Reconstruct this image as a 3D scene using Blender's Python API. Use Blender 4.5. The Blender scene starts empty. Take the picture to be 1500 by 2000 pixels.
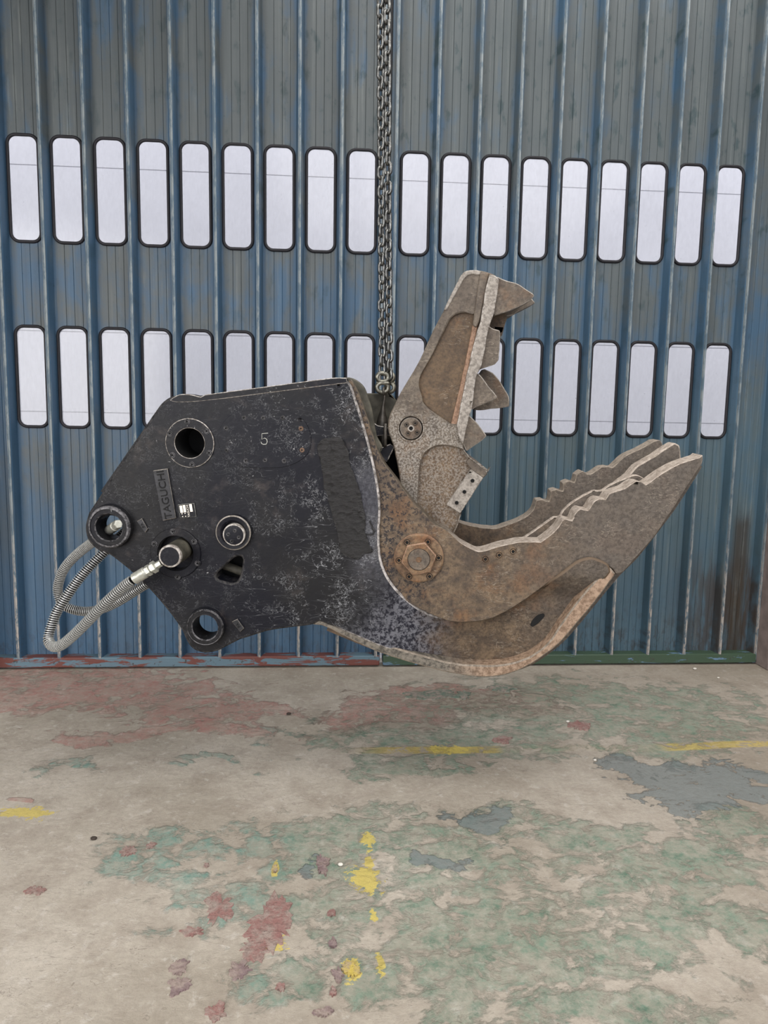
import bpy, bmesh, math, random
from mathutils import Vector, Matrix, noise
from mathutils.geometry import delaunay_2d_cdt
random.seed(7)
S = bpy.context.scene
COL = S.collection
# ------------------------------------------------------------------ camera
YAW, PITCH, ROLL, F = 0.0733386, 0.1209083, -0.0172099, 1411.35
CZ = 1.7013
cam = bpy.data.cameras.new('camera'); camo = bpy.data.objects.new('camera', cam); COL.objects.link(camo)
cy, sy, cp, sp = math.cos(YAW), math.sin(YAW), math.cos(PITCH), math.sin(PITCH)
fw = Vector((sy*cp, cy*cp, -sp)); r0 = Vector((cy, -sy, 0)); d0 = fw.cross(r0)
CR = math.cos(ROLL)*r0 + math.sin(ROLL)*d0
CD = -math.sin(ROLL)*r0 + math.cos(ROLL)*d0
C0 = Vector((0, 0, CZ))
camo.matrix_world = Matrix(((CR.x, -CD.x, -fw.x, 0), (CR.y, -CD.y, -fw.y, 0), (CR.z, -CD.z, -fw.z, CZ), (0, 0, 0, 1)))
cam.sensor_fit = 'HORIZONTAL'; cam.sensor_width = 36; cam.lens = 36*F/1500
cam.clip_start = 0.05; cam.clip_end = 200
S.camera = camo
# ------------------------------------------------------------------ world, lights, exposure
S.view_settings.view_transform = 'Standard'; S.view_settings.look = 'None'
S.view_settings.exposure = 0.0; S.view_settings.gamma = 1.0; S.view_settings.use_curve_mapping = False
W = bpy.data.worlds.new('overcast_sky'); S.world = W; W.use_nodes = True
bg = W.node_tree.nodes['Background']; bg.inputs[0].default_value = (0.90, 0.91, 1.0, 1); bg.inputs[1].default_value = 1.75


def area(name, loc, direction, sx, sy_, power, color=(1, 1, 1)):
    l = bpy.data.lights.new(name, 'AREA'); l.shape = 'RECTANGLE'; l.size = sx; l.size_y = sy_; l.energy = power; l.color = color
    o = bpy.data.objects.new(name, l); COL.objects.link(o); o.location = loc
    o.rotation_euler = Vector(direction).to_track_quat('-Z', 'Y').to_euler()
    return o


area('daylight_open_gate', (-4.9, -2.6, 2.6), (0.85, 1, -0.16), 4.4, 4.2, 400, (1.0, 0.975, 0.95))
area('roof_skylight', (0.2, 0.6, 5.3), (-.05, 0.0, -1), 9.0, 8.0, 880, (1.0, 0.98, 0.96))
# ------------------------------------------------------------------ pixel helpers


def ray(px, py):
    return CR*((px-750)/F) + CD*((py-1000)/F) + fw


def PY(px, py, Y):
    d = ray(px, py); return C0 + d*(Y/d.y)


def PZ(px, py, z=0.0):
    d = ray(px, py); return C0 + d*((z-CZ)/d.z)


# the attachment's own frame: X along it, Y away from the viewer (depth n), Z up
AN = ray(800, 765).normalized()
AU = AN.cross(Vector((0, 0, 1))).normalized(); AW = AU.cross(AN)
_d = ray(750, 1000); AO = C0 + _d*(3.2/_d.dot(AN))
AM = Matrix(((AU.x, AN.x, AW.x, AO.x), (AU.y, AN.y, AW.y, AO.y), (AU.z, AN.z, AW.z, AO.z), (0, 0, 0, 1)))
K = 3.2/F


def L(px, py, n=0.0):
    d = ray(px, py); t = ((AO-C0).dot(AN)+n)/d.dot(AN); q = C0 + d*t - AO
    return Vector((q.dot(AU), n, q.dot(AW)))


def L2(px, py, n=0.0):
    v = L(px, py, n); return (v.x, v.z)


# ------------------------------------------------------------------ material helpers
class NT:
    def __init__(s, name):
        s.m = bpy.data.materials.new(name); s.m.use_nodes = True; s.t = s.m.node_tree
        s.t.nodes.clear(); s.out = s.t.nodes.new('ShaderNodeOutputMaterial')
        s.tc = s.t.nodes.new('ShaderNodeTexCoord'); s.geo = s.t.nodes.new('ShaderNodeNewGeometry')

    def n(s, typ, ins=None, **kw):
        x = s.t.nodes.new(typ)
        for k, v in kw.items(): setattr(x, k, v)
        for k, v in (ins or {}).items(): s.set(x.inputs[k], v)
        return x

    def set(s, sock, v):
        if isinstance(v, bpy.types.NodeSocket): s.t.links.new(v, sock)
        elif isinstance(v, (tuple, list)) and sock.type == 'RGBA' and len(v) == 3: sock.default_value = (*v, 1)
        else: sock.default_value = v

    def m_(s, op, a, b=0.0, c=None, clamp=False):
        x = s.n('ShaderNodeMath', operation=op, use_clamp=clamp); s.set(x.inputs[0], a); s.set(x.inputs[1], b)
        if c is not None: s.set(x.inputs[2], c)
        return x.outputs[0]

    def mix(s, f, a, b, blend='MIX'):
        x = s.n('ShaderNodeMix', data_type='RGBA', blend_type=blend)
        s.set(x.inputs[0], f); s.set(x.inputs[6], a); s.set(x.inputs[7], b); return x.outputs[2]

    def vec(s, v, scale=(1, 1, 1), loc=(0, 0, 0), rot=(0, 0, 0)):
        return s.n('ShaderNodeMapping', {'Vector': v, 'Scale': scale, 'Location': loc, 'Rotation': rot}).outputs[0]

    def noise(s, v, scale, detail=4.0, rough=0.55, dist=0.0):
        return s.n('ShaderNodeTexNoise', {'Vector': v, 'Scale': scale, 'Detail': detail, 'Roughness': rough, 'Distortion': dist}).outputs['Fac']

    def noisec(s, v, scale, detail=3.0):
        return s.n('ShaderNodeTexNoise', {'Vector': v, 'Scale': scale, 'Detail': detail}).outputs['Color']

    def step(s, v, a, b, lo=0.0, hi=1.0):
        return s.n('ShaderNodeMapRange', {'Value': v, 'From Min': a, 'From Max': b, 'To Min': lo, 'To Max': hi}, interpolation_type='SMOOTHSTEP').outputs[0]

    def xyz(s, v):
        return s.n('ShaderNodeSeparateXYZ', {0: v}).outputs

    def bump(s, h, dist=0.01, strength=1.0):
        return s.n('ShaderNodeBump', {'Height': h, 'Distance': dist, 'Strength': strength}).outputs[0]

    def finish(s, color, rough=0.6, metal=0.0, normal=None, spec=0.5):
        b = s.n('ShaderNodeBsdfPrincipled', {'Base Color': color, 'Roughness': rough, 'Metallic': metal, 'Specular IOR Level': spec})
        if normal is not None: s.set(b.inputs['Normal'], normal)
        s.t.links.new(b.outputs[0], s.out.inputs[0]); return s.m

    def curl(s, v, scale, w=0.012, detail=2.0, seed=0.0):   # thin curly contour lines, like scratches
        f = s.noise(s.vec(v, loc=(seed, seed*2, seed*3)), scale, detail, 0.6, 0.6)
        a = s.m_('ABSOLUTE', s.m_('SUBTRACT', f, 0.5)); return s.step(a, 0.0, w, 1.0, 0.0)


def sc(c):  # sRGB 0-255 to linear
    return tuple((x/255/12.92 if x/255 <= 0.04045 else ((x/255+0.055)/1.055)**2.4) for x in c)


def m_plain(name, col, rough=0.6, metal=0.0, var=0.25, scale=30, bump=0.002):
    t = NT(name); v = t.tc.outputs['Object']; f = t.noise(v, scale, 5)
    c = t.mix(t.step(f, .3, .7), tuple(x*(1-var) for x in col), tuple(min(1, x*(1+var)) for x in col))
    return t.finish(c, rough, metal, t.bump(f, bump), .35)


def m_black(name, k=1.0):
    """worn black machine paint; turns to bare scratched steel and rust towards the jaw"""
    t = NT(name); v = t.tc.outputs['Object']; x, y, z = t.xyz(v)
    big = t.noise(v, 2.2, 4); med = t.noise(v, 9, 6, 0.65); fine = t.noise(v, 55, 5, 0.7)
    base = t.mix(t.step(big, .4, .62), (.0050, .0054, .0095), (.0110, .0108, .0118))
    dust = t.m_('MULTIPLY', t.step(t.noise(v, 5, 6, .7, .5), .54, .76), .26)
    base = t.mix(dust, base, sc((112, 102, 96)))
    # wear grows to the right and towards the lower edge
    xr = t.step(t.m_('ADD', x, t.m_('MULTIPLY', t.m_('SUBTRACT', big, .5), .6)), L2(400, 1000)[0], L2(680, 1000)[0])
    low = t.step(t.m_('ADD', t.m_('SUBTRACT', x, t.m_('MULTIPLY', z, .8)), t.m_('MULTIPLY', t.m_('SUBTRACT', med, .5), .5)), .18, .52)
    dens = t.m_('ADD', t.m_('MULTIPLY', xr, .85), .20)
    s1 = t.m_('MULTIPLY', t.curl(v, 13, .008, 4, 1.3), t.step(t.noise(v, 6, 3), .50, .62))
    s2 = t.m_('MULTIPLY', t.curl(v, 24, .012, 4, 4.1), t.step(t.noise(v, 9, 3), .50, .62))
    s3 = t.curl(t.vec(v, (1, 1, 6), rot=(0, .6, 0)), 3.4, .0035, 2, 7.7)
    s4 = t.curl(t.vec(v, (1, 1, 7), rot=(0, -.35, 0)), 3.0, .003, 2, 2.7)
    s5 = t.m_('MULTIPLY', t.curl(v, 48, .03, 3, 9.1), t.step(t.noise(v, 8, 3, .5), .52, .60))
    s34 = t.m_('MULTIPLY', t.m_('MAXIMUM', s3, s4), t.step(t.noise(v, 3.3, 2), .45, .55))
    sc_ = t.m_('MAXIMUM', t.m_('MAXIMUM', s1, s2), t.m_('MAXIMUM', s34, s5))
    sc_ = t.m_('MULTIPLY', sc_, dens)
    chips = t.m_('MULTIPLY', t.step(t.noise(v, 75, 3, .6), .66, .70), .8)
    c = t.mix(t.m_('MULTIPLY', sc_, .62*k), base, sc((158, 159, 162)))
    c = t.mix(t.m_('MULTIPLY', chips, t.step(med, .5, .6)), c, sc((150, 150, 150)))
    sm = t.m_('MULTIPLY', t.step(x, L2(672, 1000)[0], L2(712, 1000)[0]), t.m_('MULTIPLY', t.step(z, L2(740, 1180)[1], L2(740, 1080)[1]), t.step(z, L2(740, 930)[1], L2(740, 885)[1], 1, 0)))
    c = t.mix(t.m_('MULTIPLY', sm, t.step(fine, .3, .7, .15, .6)), c, sc((96, 96, 102)))
    speck = t.step(t.noise(v, 48, 5, .75), .44, .55)
    wear = t.mix(speck, (.014, .014, .022), sc((112, 112, 118)))
    c = t.mix(t.m_('MULTIPLY', low, .8), c, wear)
    # rust / brown dust taking over in the pocket on the right
    rx = t.step(t.m_('ADD', x, t.m_('MULTIPLY', t.m_('SUBTRACT', t.noise(v, 6, 5, .7), .5), .34)), L2(800, 1000)[0], L2(925, 1000)[0])
    rust = rust_color(t, v)
    c = t.mix(rx, c, rust)
    rough = t.m_('ADD', t.m_('MULTIPLY', fine, .25), t.m_('ADD', t.m_('MULTIPLY', rx, .25), .34))
    h = t.m_('ADD', t.m_('MULTIPLY', fine, .4), t.m_('SUBTRACT', med, t.m_('MULTIPLY', sc_, .5)))
    return t.finish(c, rough, 0.0, t.bump(h, .0018), .20)


def rust_color(t, v, a=(124, 105, 84), b=(86, 74, 63), o=(132, 92, 58), g=(118, 110, 101)):
    big = t.noise(v, 3.1, 5, .6); med = t.noise(v, 12, 6, .7, .4); fine = t.noise(v, 70, 5, .75)
    c = t.mix(t.step(med, .35, .65), sc(b), sc(a))
    c = t.mix(t.m_('MULTIPLY', t.step(t.noise(t.vec(v, loc=(3, 1, 2)), 5, 5, .65), .50, .68), .55), c, sc(o))
    x, y, z = t.xyz(v)
    gx = t.step(t.m_('ADD', x, t.m_('MULTIPLY', big, .5)), .75, 1.25)
    c = t.mix(t.m_('MULTIPLY', gx, .85), c, t.mix(fine, sc((88, 81, 75)), sc(g)))
    c = t.mix(t.m_('MULTIPLY', t.step(fine, .35, .6, 1, 0), .5), c, sc((48, 42, 38)))
    scr = t.m_('MULTIPLY', t.curl(t.vec(v, (1, 1, 3), rot=(0, .7, 0)), 14, .02, 2, 3.3), t.step(t.noise(v, 7, 3), .47, .6))
    c = t.mix(t.m_('MULTIPLY', scr, .45), c, sc((168, 156, 140)))
    return t.mix(1.0, c, (.82, .82, .82), 'MULTIPLY')


def m_rust(name, speck=0.0, light=0.0, **kw):
    t = NT(name); v = t.tc.outputs['Object']; c = rust_color(t, v, **kw)
    fine = t.noise(v, 60, 6, .75); med = t.noise(v, 14, 5, .6)
    if speck:   # black paint remains left of the pin
        x, y, z = t.xyz(v)
        lx = t.step(t.m_('ADD', x, t.m_('MULTIPLY', t.m_('SUBTRACT', med, .5), .5)), L2(770, 1000)[0], L2(930, 1000)[0], 1, 0)
        sp_ = t.step(t.noise(v, 62, 5, .7), .50, .57)
        c = t.mix(t.m_('MULTIPLY', t.m_('MULTIPLY', sp_, lx), speck), c, (.012, .011, .014))
    if light:
        cr = t.step(t.noise(v, 110, 5, .8), .46, .56); x, y, z = t.xyz(v)
        zz = t.step(t.m_('ADD', z, t.m_('MULTIPLY', t.m_('SUBTRACT', med, .5), .35)), L2(800, 840)[1], L2(800, 770)[1], 1, .06)
        c = t.mix(t.m_('MULTIPLY', t.m_('MULTIPLY', cr, light), zz), c, sc((160, 154, 145)))
    h = t.m_('ADD', t.m_('MULTIPLY', fine, .5), med)
    return t.finish(c, t.m_('ADD', t.m_('MULTIPLY', fine, .25), .5), .0, t.bump(h, .004), .35)


def m_edge(name, a=(178, 172, 165), b=(110, 102, 94), rough=.45):
    t = NT(name); v = t.tc.outputs['Object']; f = t.noise(t.vec(v, (1, 1, 1)), 60, 5, .7)
    c = t.mix(t.step(f, .38, .6), sc(b), sc(a)); return t.finish(c, rough, .0, t.bump(f, .003))


def m_xmix(name, m0, m1, xa, xb, dark, light):
    t = NT(name); v = t.tc.outputs['Object']; x, y, z = t.xyz(v); f = t.noise(v, 45, 6, .75); g = t.noise(v, 9, 4)
    a = t.mix(t.step(f, .38, .6), sc(dark[0]), sc(dark[1])); b = t.mix(t.step(f, .38, .6), sc(light[0]), sc(light[1]))
    k = t.step(t.m_('ADD', x, t.m_('MULTIPLY', t.m_('SUBTRACT', g, .5), .3)), L2(xa, 1000)[0], L2(xb, 1000)[0])
    if m0:   # bright only along the biting side
        (ax, az), (bx2, bz) = L2(900, 1150), L2(1370, 915); sl = (bz-az)/(bx2-ax)
        dl = t.m_('SUBTRACT', z, t.m_('ADD', az-sl*ax, t.m_('MULTIPLY', x, sl))); k = t.m_('MULTIPLY', k, t.step(dl, -.02, .02))
    b = t.mix(t.step(x, L2(850, 1000)[0], L2(905, 1000)[0]), b, sc(m1)) if m1 else b
    return t.finish(t.mix(k, a, b), .6, 0, t.bump(f, .004), .35)


def m_door():
    t = NT('weathered_blue_paint'); v = t.geo.outputs['Position']; x, y, z = t.xyz(v); xo = t.xyz(t.tc.outputs['Object'])[0]
    st = t.noise(t.vec(v, (7, 1, .5)), 2.6, 4, .6, .3); st2 = t.noise(t.vec(v, (20, 1, .35)), 2.0, 5, .65)
    bl = t.noise(t.vec(v, (2.6, 1, 1.5), loc=(3, 0, 1)), 1.7, 5, .60, .4); soft = t.noise(t.vec(v, (2, 1, 1)), 3.0, 5, .6)
    blue = t.mix(st2, sc((42, 65, 86)), sc((72, 101, 126)))
    grey = t.mix(t.m_('ADD', t.m_('MULTIPLY', st2, .6), t.m_('MULTIPLY', soft, .4)), sc((56, 64, 67)), sc((100, 101, 95)))
    web = t.step(t.m_('ABSOLUTE', xo), .080, .110)
    hz = t.step(z, 2.3, 3.9, 0.0, .20)
    mid = t.m_('MULTIPLY', t.step(z, 2.05, 2.45), t.step(z, 2.95, 2.6)); mid = t.m_('MULTIPLY', mid, .03)
    a = t.m_('ADD', t.m_('ADD', bl, t.m_('MULTIPLY', t.m_('SUBTRACT', st, .5), .5)), t.m_('ADD', hz, t.m_('ADD', mid, t.step(x, -1.6, 2.4, .0, .03))))
    g = t.step(t.m_('SUBTRACT', a, t.m_('MULTIPLY', web, .20)), .34, .70)
    low = t.step(z, .3, 1.6, .35, 1)
    c = t.mix(t.m_('MULTIPLY', g, t.m_('MULTIPLY', low, .88)), blue, grey)
    gr = t.m_('MULTIPLY', t.step(t.noise(t.vec(v, (6, 1, 2.6), loc=(9, 0, 4)), 2.2, 4, .6), .55, .68), t.step(z, 1.8, 3.2, .3, .8))
    c = t.mix(t.m_('MULTIPLY', gr, t.step(x, -2, 1, .35, 1)), c, sc((38, 56, 60)))
    tealr = t.step(x, .3, .9, 0, .55); c = t.mix(t.m_('MULTIPLY', tealr, t.step(z, 1.5, 2.4, 1, .15)), c, t.mix(st2, sc((50, 74, 84)), sc((100, 121, 126))))
    br = t.m_('MULTIPLY', t.step(x, 2.3, 2.95), t.step(z, .95, .55, 0, 1))
    br = t.m_('MULTIPLY', t.m_('MULTIPLY', br, t.step(z, 1.35, .7)), t.step(t.noise(t.vec(v, (8, 1, 1)), 3, 5), .35, .55))
    c = t.mix(t.m_('MULTIPLY', br, .9), c, sc((62, 52, 44)))
    dx = t.m_('ABSOLUTE', t.m_('SUBTRACT', x, 2.98)); dd = t.m_('MULTIPLY', t.step(dx, .03, .09, 1, 0), t.step(t.m_('ADD', z, t.m_('MULTIPLY', soft, .3)), 1.35, 1.15, 0, 1))
    c = t.mix(t.m_('MULTIPLY', dd, .8), c, sc((56, 48, 38)))
    ft = t.m_('MULTIPLY', t.step(z, .6, .05), t.step(t.noise(t.vec(v, (10, 1, 4)), 3, 5, .7), .48, .62))
    c = t.mix(t.m_('MULTIPLY', ft, .65), c, sc((54, 50, 46)))
    bb = t.m_('MULTIPLY', t.step(z, 1.3, .2, 0, .75), t.step(x, -.2, .4, 1, 0))
    c = t.mix(t.m_('MULTIPLY', bb, .45), c, t.mix(st, sc((54, 82, 108)), sc((92, 128, 158))))
    c = t.mix(t.m_('MULTIPLY', t.m_('MULTIPLY', t.step(st2, .54, .70), t.step(soft, .4, .6)), .40), c, sc((122, 128, 125)))
    spk = t.step(t.noise(v, 40, 4, .7), .30, .36, 1, 0); c = t.mix(t.m_('MULTIPLY', spk, .5), c, sc((36, 44, 50)))
    return t.finish(c, .5, 0, t.bump(t.m_('ADD', st2, t.noise(v, 30, 3)), .0012), .35)


def m_ribcap():
    t = NT('worn_rib_paint'); v = t.geo.outputs['Position']; x, y, z = t.xyz(v)
    f = t.noise(t.vec(v, (3, 3, 1)), 9, 6, .7)
    c = t.mix(t.step(f, .42, .58), sc((76, 94, 106)), sc((118, 126, 128)))
    lowr = t.m_('MULTIPLY', t.step(z, 1.2, .3), t.step(t.noise(t.vec(v, (3, 3, 1)), 16, 5, .7), .44, .56))
    c = t.mix(t.m_('MULTIPLY', lowr, .8), c, sc((170, 160, 150)))
    return t.finish(c, .55, 0, t.bump(f, .002))


def m_rail(name, c1, c2, bias):
    t = NT(name); v = t.geo.outputs['Position']
    f = t.noise(t.vec(v, (1.1, 4, 7)), 3.0, 7, .68, .5); g = t.noise(v, 30, 4, .7)
    c = t.mix(t.step(f, bias-.015, bias+.015), sc(c1), sc(c2)); c = t.mix(t.step(g, .62, .68), c, sc((62, 56, 52)))
    return t.finish(c, .55, 0, t.bump(f, .003))


def blobs(t, P, lst):
    m = None
    for (px, py, rx, ry) in lst:
        c = PZ(px, py); e = PZ(px+rx, py); f = PZ(px, max(py-ry, 1301)); f2 = PZ(px, py+ry)
        RX = (e-c).length; RY = max(.05, abs(f2.y-f.y)/2)
        d = t.n('ShaderNodeVectorMath', {0: P, 1: (c.x, (f.y+f2.y)/2, 0)}, operation='SUBTRACT').outputs[0]
        d = t.n('ShaderNodeVectorMath', {0: d, 1: (1/RX, 1/RY, 0)}, operation='MULTIPLY').outputs[0]
        l = t.n('ShaderNodeVectorMath', {0: d}, operation='LENGTH').outputs['Value']
        k = t.m_('SUBTRACT', 1.0, l)
        m = k if m is None else t.m_('MAXIMUM', m, k)
    return m


GREEN = [(880, 1440, 330, 45), (1150, 1385, 420, 60), (1300, 1420, 260, 70), (700, 1660, 260, 75), (560, 1760, 260, 60), (330, 1680, 140, 40),
         (900, 1720, 200, 90), (1080, 1840, 420, 90), (860, 1890, 220, 90), (1350, 1800, 220, 90), (1300, 1700, 260, 50), (640, 1900, 190, 60), (700, 1780, 120, 90),
         (1150, 1630, 130, 40), (560, 1950, 120, 50), (1180, 1960, 360, 50), (400, 1500, 80, 10), (780, 1500, 120, 20), (1440, 1640, 110, 50), (980, 1600, 130, 35), (120, 1490, 60, 9)]
RED = [(150, 1345, 330, 50), (60, 1380, 120, 30), (420, 1390, 160, 35), (380, 1430, 150, 18), (980, 1375, 150, 26), (770, 1400, 130, 40), (880, 1355, 180, 16), (520, 1430, 70, 14), (180, 1440, 130, 18), (20, 1570, 50, 12)]
TEAL = [(1400, 1540, 150, 55), (1250, 1490, 90, 26), (1380, 1590, 70, 30), (930, 1600, 60, 20), (840, 1690, 40, 12), (620, 1690, 30, 20)]


def m_floor():
    t = NT('worn_painted_concrete'); P = t.geo.outputs['Position']; x, y, z = t.xyz(P)
    dn = t.n('ShaderNodeVectorMath', {0: t.noisec(P, 2.4, 7), 1: (.5, .5, .5)}, operation='SUBTRACT').outputs[0]
    dn = t.n('ShaderNodeVectorMath', {0: dn, 'Scale': .75}, operation='SCALE').outputs[0]
    Q = t.n('ShaderNodeVectorMath', {0: P, 1: dn}, operation='ADD').outputs[0]
    big = t.noise(P, 1.1, 5); med = t.noise(P, 5, 8, .68, .3); fine = t.noise(P, 38, 8, .75); vf = t.noise(P, 160, 4, .7)
    edge = t.noise(t.vec(P, (1, 1.2, 1)), 6.5, 9, .66, .5); e2 = t.noise(t.vec(P, (1, 1, 1), loc=(5, 2, 0)), 17, 7, .68, .3)
    brk = t.m_('ADD', t.m_('MULTIPLY', t.m_('SUBTRACT', edge, .5), 3.2), t.m_('MULTIPLY', t.m_('SUBTRACT', e2, .5), 1.5))
    dust = t.mix(t.step(big, .35, .65), sc((164, 155, 141)), sc((190, 181, 168)))
    dust = t.mix(t.m_('MULTIPLY', t.step(med, .40, .70), .5), dust, sc((142, 130, 117)))
    dust = t.mix(t.m_('MULTIPLY', t.step(e2, .54, .68), .5), dust, sc((206, 199, 190)))
    rgt = t.step(x, .2, 2.4, 0, .35); dust = t.mix(rgt, dust, sc((124, 112, 98)))

    def layer(lst, k, sharp=.10, gain=1.0):
        m = t.m_('SUBTRACT', t.m_('ADD', t.m_('MINIMUM', t.m_('MULTIPLY', blobs(t, Q, lst), gain), .45), t.m_('MULTIPLY', brk, k)), .08); return t.step(m, -.03, sharp), m
    g, gm = layer(GREEN, 1.0, .40)
    r, rm = layer(RED, .9, .30, 1.5)
    b, bm = layer(TEAL, .8, .14)
    e3 = t.noise(t.vec(P, loc=(1, 7, 3)), 30, 8, .75, .2)
    thin = t.m_('MULTIPLY', t.step(t.noise(P, 9, 8, .75), .34, .60, .95, .35), t.step(e3, .42, .60, 1, .6))
    gcol = t.mix(t.step(med, .4, .6), sc((84, 114, 96)), sc((114, 140, 122)))
    gcol = t.mix(t.step(x, .0, -.4, 0, .75), gcol, sc((104, 150, 140)))
    rcol = t.mix(fine, sc((156, 108, 101)), sc((184, 132, 124)))
    bcol = t.mix(fine, sc((104, 116, 118)), sc((122, 130, 130)))
    c = t.mix(t.m_('MULTIPLY', r, thin), dust, rcol)
    c = t.mix(t.m_('MULTIPLY', g, thin), c, gcol)
    c = t.mix(t.m_('MULTIPLY', b, .75), c, bcol)
    # yellow line marks: one along the door, one running away from the viewer
    yl = PZ(1000, 1463).y; wl = abs(PZ(1000, 1456).y-PZ(1000, 1470).y)/2
    dy = t.m_('ABSOLUTE', t.m_('SUBTRACT', t.xyz(t.n('ShaderNodeVectorMath', {0: P, 1: t.n('ShaderNodeVectorMath', {0: dn, 'Scale': .12}, operation='SCALE').outputs[0]}, operation='ADD').outputs[0])[1], yl))
    ym = t.m_('MULTIPLY', t.step(dy, wl*.7, wl*1.1, 1, 0), t.step(x, .02, .12))
    gap = t.m_('MAXIMUM', t.m_('MULTIPLY', t.step(x, .1, .35), t.step(x, .86, .93, 1, 0)), t.step(x, 1.75, 1.85))
    ym = t.m_('MULTIPLY', t.m_('MULTIPLY', ym, t.m_('ADD', t.m_('MULTIPLY', gap, .7), .06)), t.step(t.m_('ADD', edge, t.m_('MULTIPLY', e2, .5)), .66, .74))
    c = t.mix(ym, c, sc((190, 168, 92)))
    mo = None
    for (px, py, rx, ry) in [(718, 1640, 14, 16), (716, 1722, 34, 32), (726, 1690, 10, 22), (728, 1797, 8, 18), (686, 1892, 22, 14), (741, 1880, 10, 22), (538, 1697, 7, 9), (535, 1842, 26, 12), (48, 1588, 55, 4), (870, 1463, 40, 5)]:
        mk = blobs(t, t.n('ShaderNodeVectorMath', {0: P, 1: t.n('ShaderNodeVectorMath', {0: dn, 'Scale': .10}, operation='SCALE').outputs[0]}, operation='ADD').outputs[0], [(px, py, rx, ry)])
        mo = mk if mo is None else t.m_('MAXIMUM', mo, mk)
    ms = t.m_('MULTIPLY', t.step(t.m_('ADD', mo, t.m_('ADD', t.m_('MULTIPLY', brk, .8), t.m_('MULTIPLY', t.m_('SUBTRACT', e3, .5), 3.5))), .10, .25), 1.0)
    c = t.mix(t.m_('MULTIPLY', ms, .85), c, sc((206, 186, 96)))
    # scratches, dark chips, grains
    scr = t.m_('MULTIPLY', t.curl(t.vec(P, (1, 2.4, 1), rot=(0, 0, .5)), 7, .007, 3, 2.2), t.step(t.noise(P, 3, 3), .46, .58))
    c = t.mix(t.m_('MULTIPLY', scr, .45), c, sc((96, 86, 78)))
    c = t.mix(t.m_('MULTIPLY', t.step(t.noise(P, 60, 3, .6), .70, .74), .6), c, sc((84, 74, 66)))
    c = t.mix(t.m_('MULTIPLY', t.step(t.noise(t.vec(P, loc=(7, 7, 7)), 85, 3, .6), .74, .77), .8), c, sc((214, 208, 200)))
    c = t.mix(t.m_('MULTIPLY', t.step(fine, .3, .7), .22), c, sc((80, 72, 64)))
    # dark rim where a paint layer breaks off
    rim = t.m_('MULTIPLY', t.step(t.m_('ABSOLUTE', t.m_('SUBTRACT', gm, .0)), 0, .045, 1, 0), t.step(t.noise(P, 4, 3), .46, .56))
    c = t.mix(t.m_('MULTIPLY', rim, .28), c, sc((88, 78, 66)))
    h = t.m_('ADD', t.m_('MULTIPLY', t.m_('ADD', g, t.m_('ADD', r, b)), .5), t.m_('ADD', t.m_('MULTIPLY', fine, .45), t.m_('ADD', t.m_('MULTIPLY', edge, 1.0), t.m_('MULTIPLY', vf, .15))))
    return t.finish(c, .78, 0, t.bump(h, .012, .8), .25)


def m_pane():
    t = NT('dusty_acrylic'); P = t.geo.outputs['Position']
    d = t.noise(t.vec(P, (5, 1, 2)), 5, 6, .7); sp_ = t.step(t.noise(P, 45, 3, .6), .68, .74)
    tr = t.n('ShaderNodeBsdfTransparent', {0: (.98, .98, .99, 1)})
    df = t.n('ShaderNodeBsdfTranslucent', {0: (.80, .79, .80, 1)})
    f = t.m_('ADD', t.step(d, .3, .75, .10, .30), t.m_('MULTIPLY', sp_, .10))
    mx = t.n('ShaderNodeMixShader', {0: f, 1: tr.outputs[0], 2: df.outputs[0]})
    gl = t.n('ShaderNodeBsdfGlossy', {0: (1, 1, 1, 1), 1: .15}); m2 = t.n('ShaderNodeMixShader', {0: .03, 1: mx.outputs[0], 2: gl.outputs[0]})
    t.t.links.new(m2.outputs[0], t.out.inputs[0]); return t.m


def m_chip(name, col):
    t = NT(name); P = t.geo.outputs['Position']; f = t.noise(P, 14, 8, .75, .3); g = t.noise(P, 60, 5, .7)
    c = t.mix(t.step(f, .40, .62), sc(col), sc((166, 150, 140))); c = t.mix(t.m_('MULTIPLY', t.step(g, .5, .6), .4), c, sc((110, 88, 82)))
    return t.finish(c, .75, 0, t.bump(t.m_('ADD', f, g), .012), .3)


def m_weld():
    t = NT('glossy_weld_crust'); v = t.tc.outputs['Object']; f = t.noise(t.vec(v, (1, 1, 1.3)), 60, 5, .75)
    c = t.mix(f, (.004, .004, .0045), (.022, .020, .020)); return t.finish(c, .20, 0, t.bump(f, .010), .6)


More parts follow.
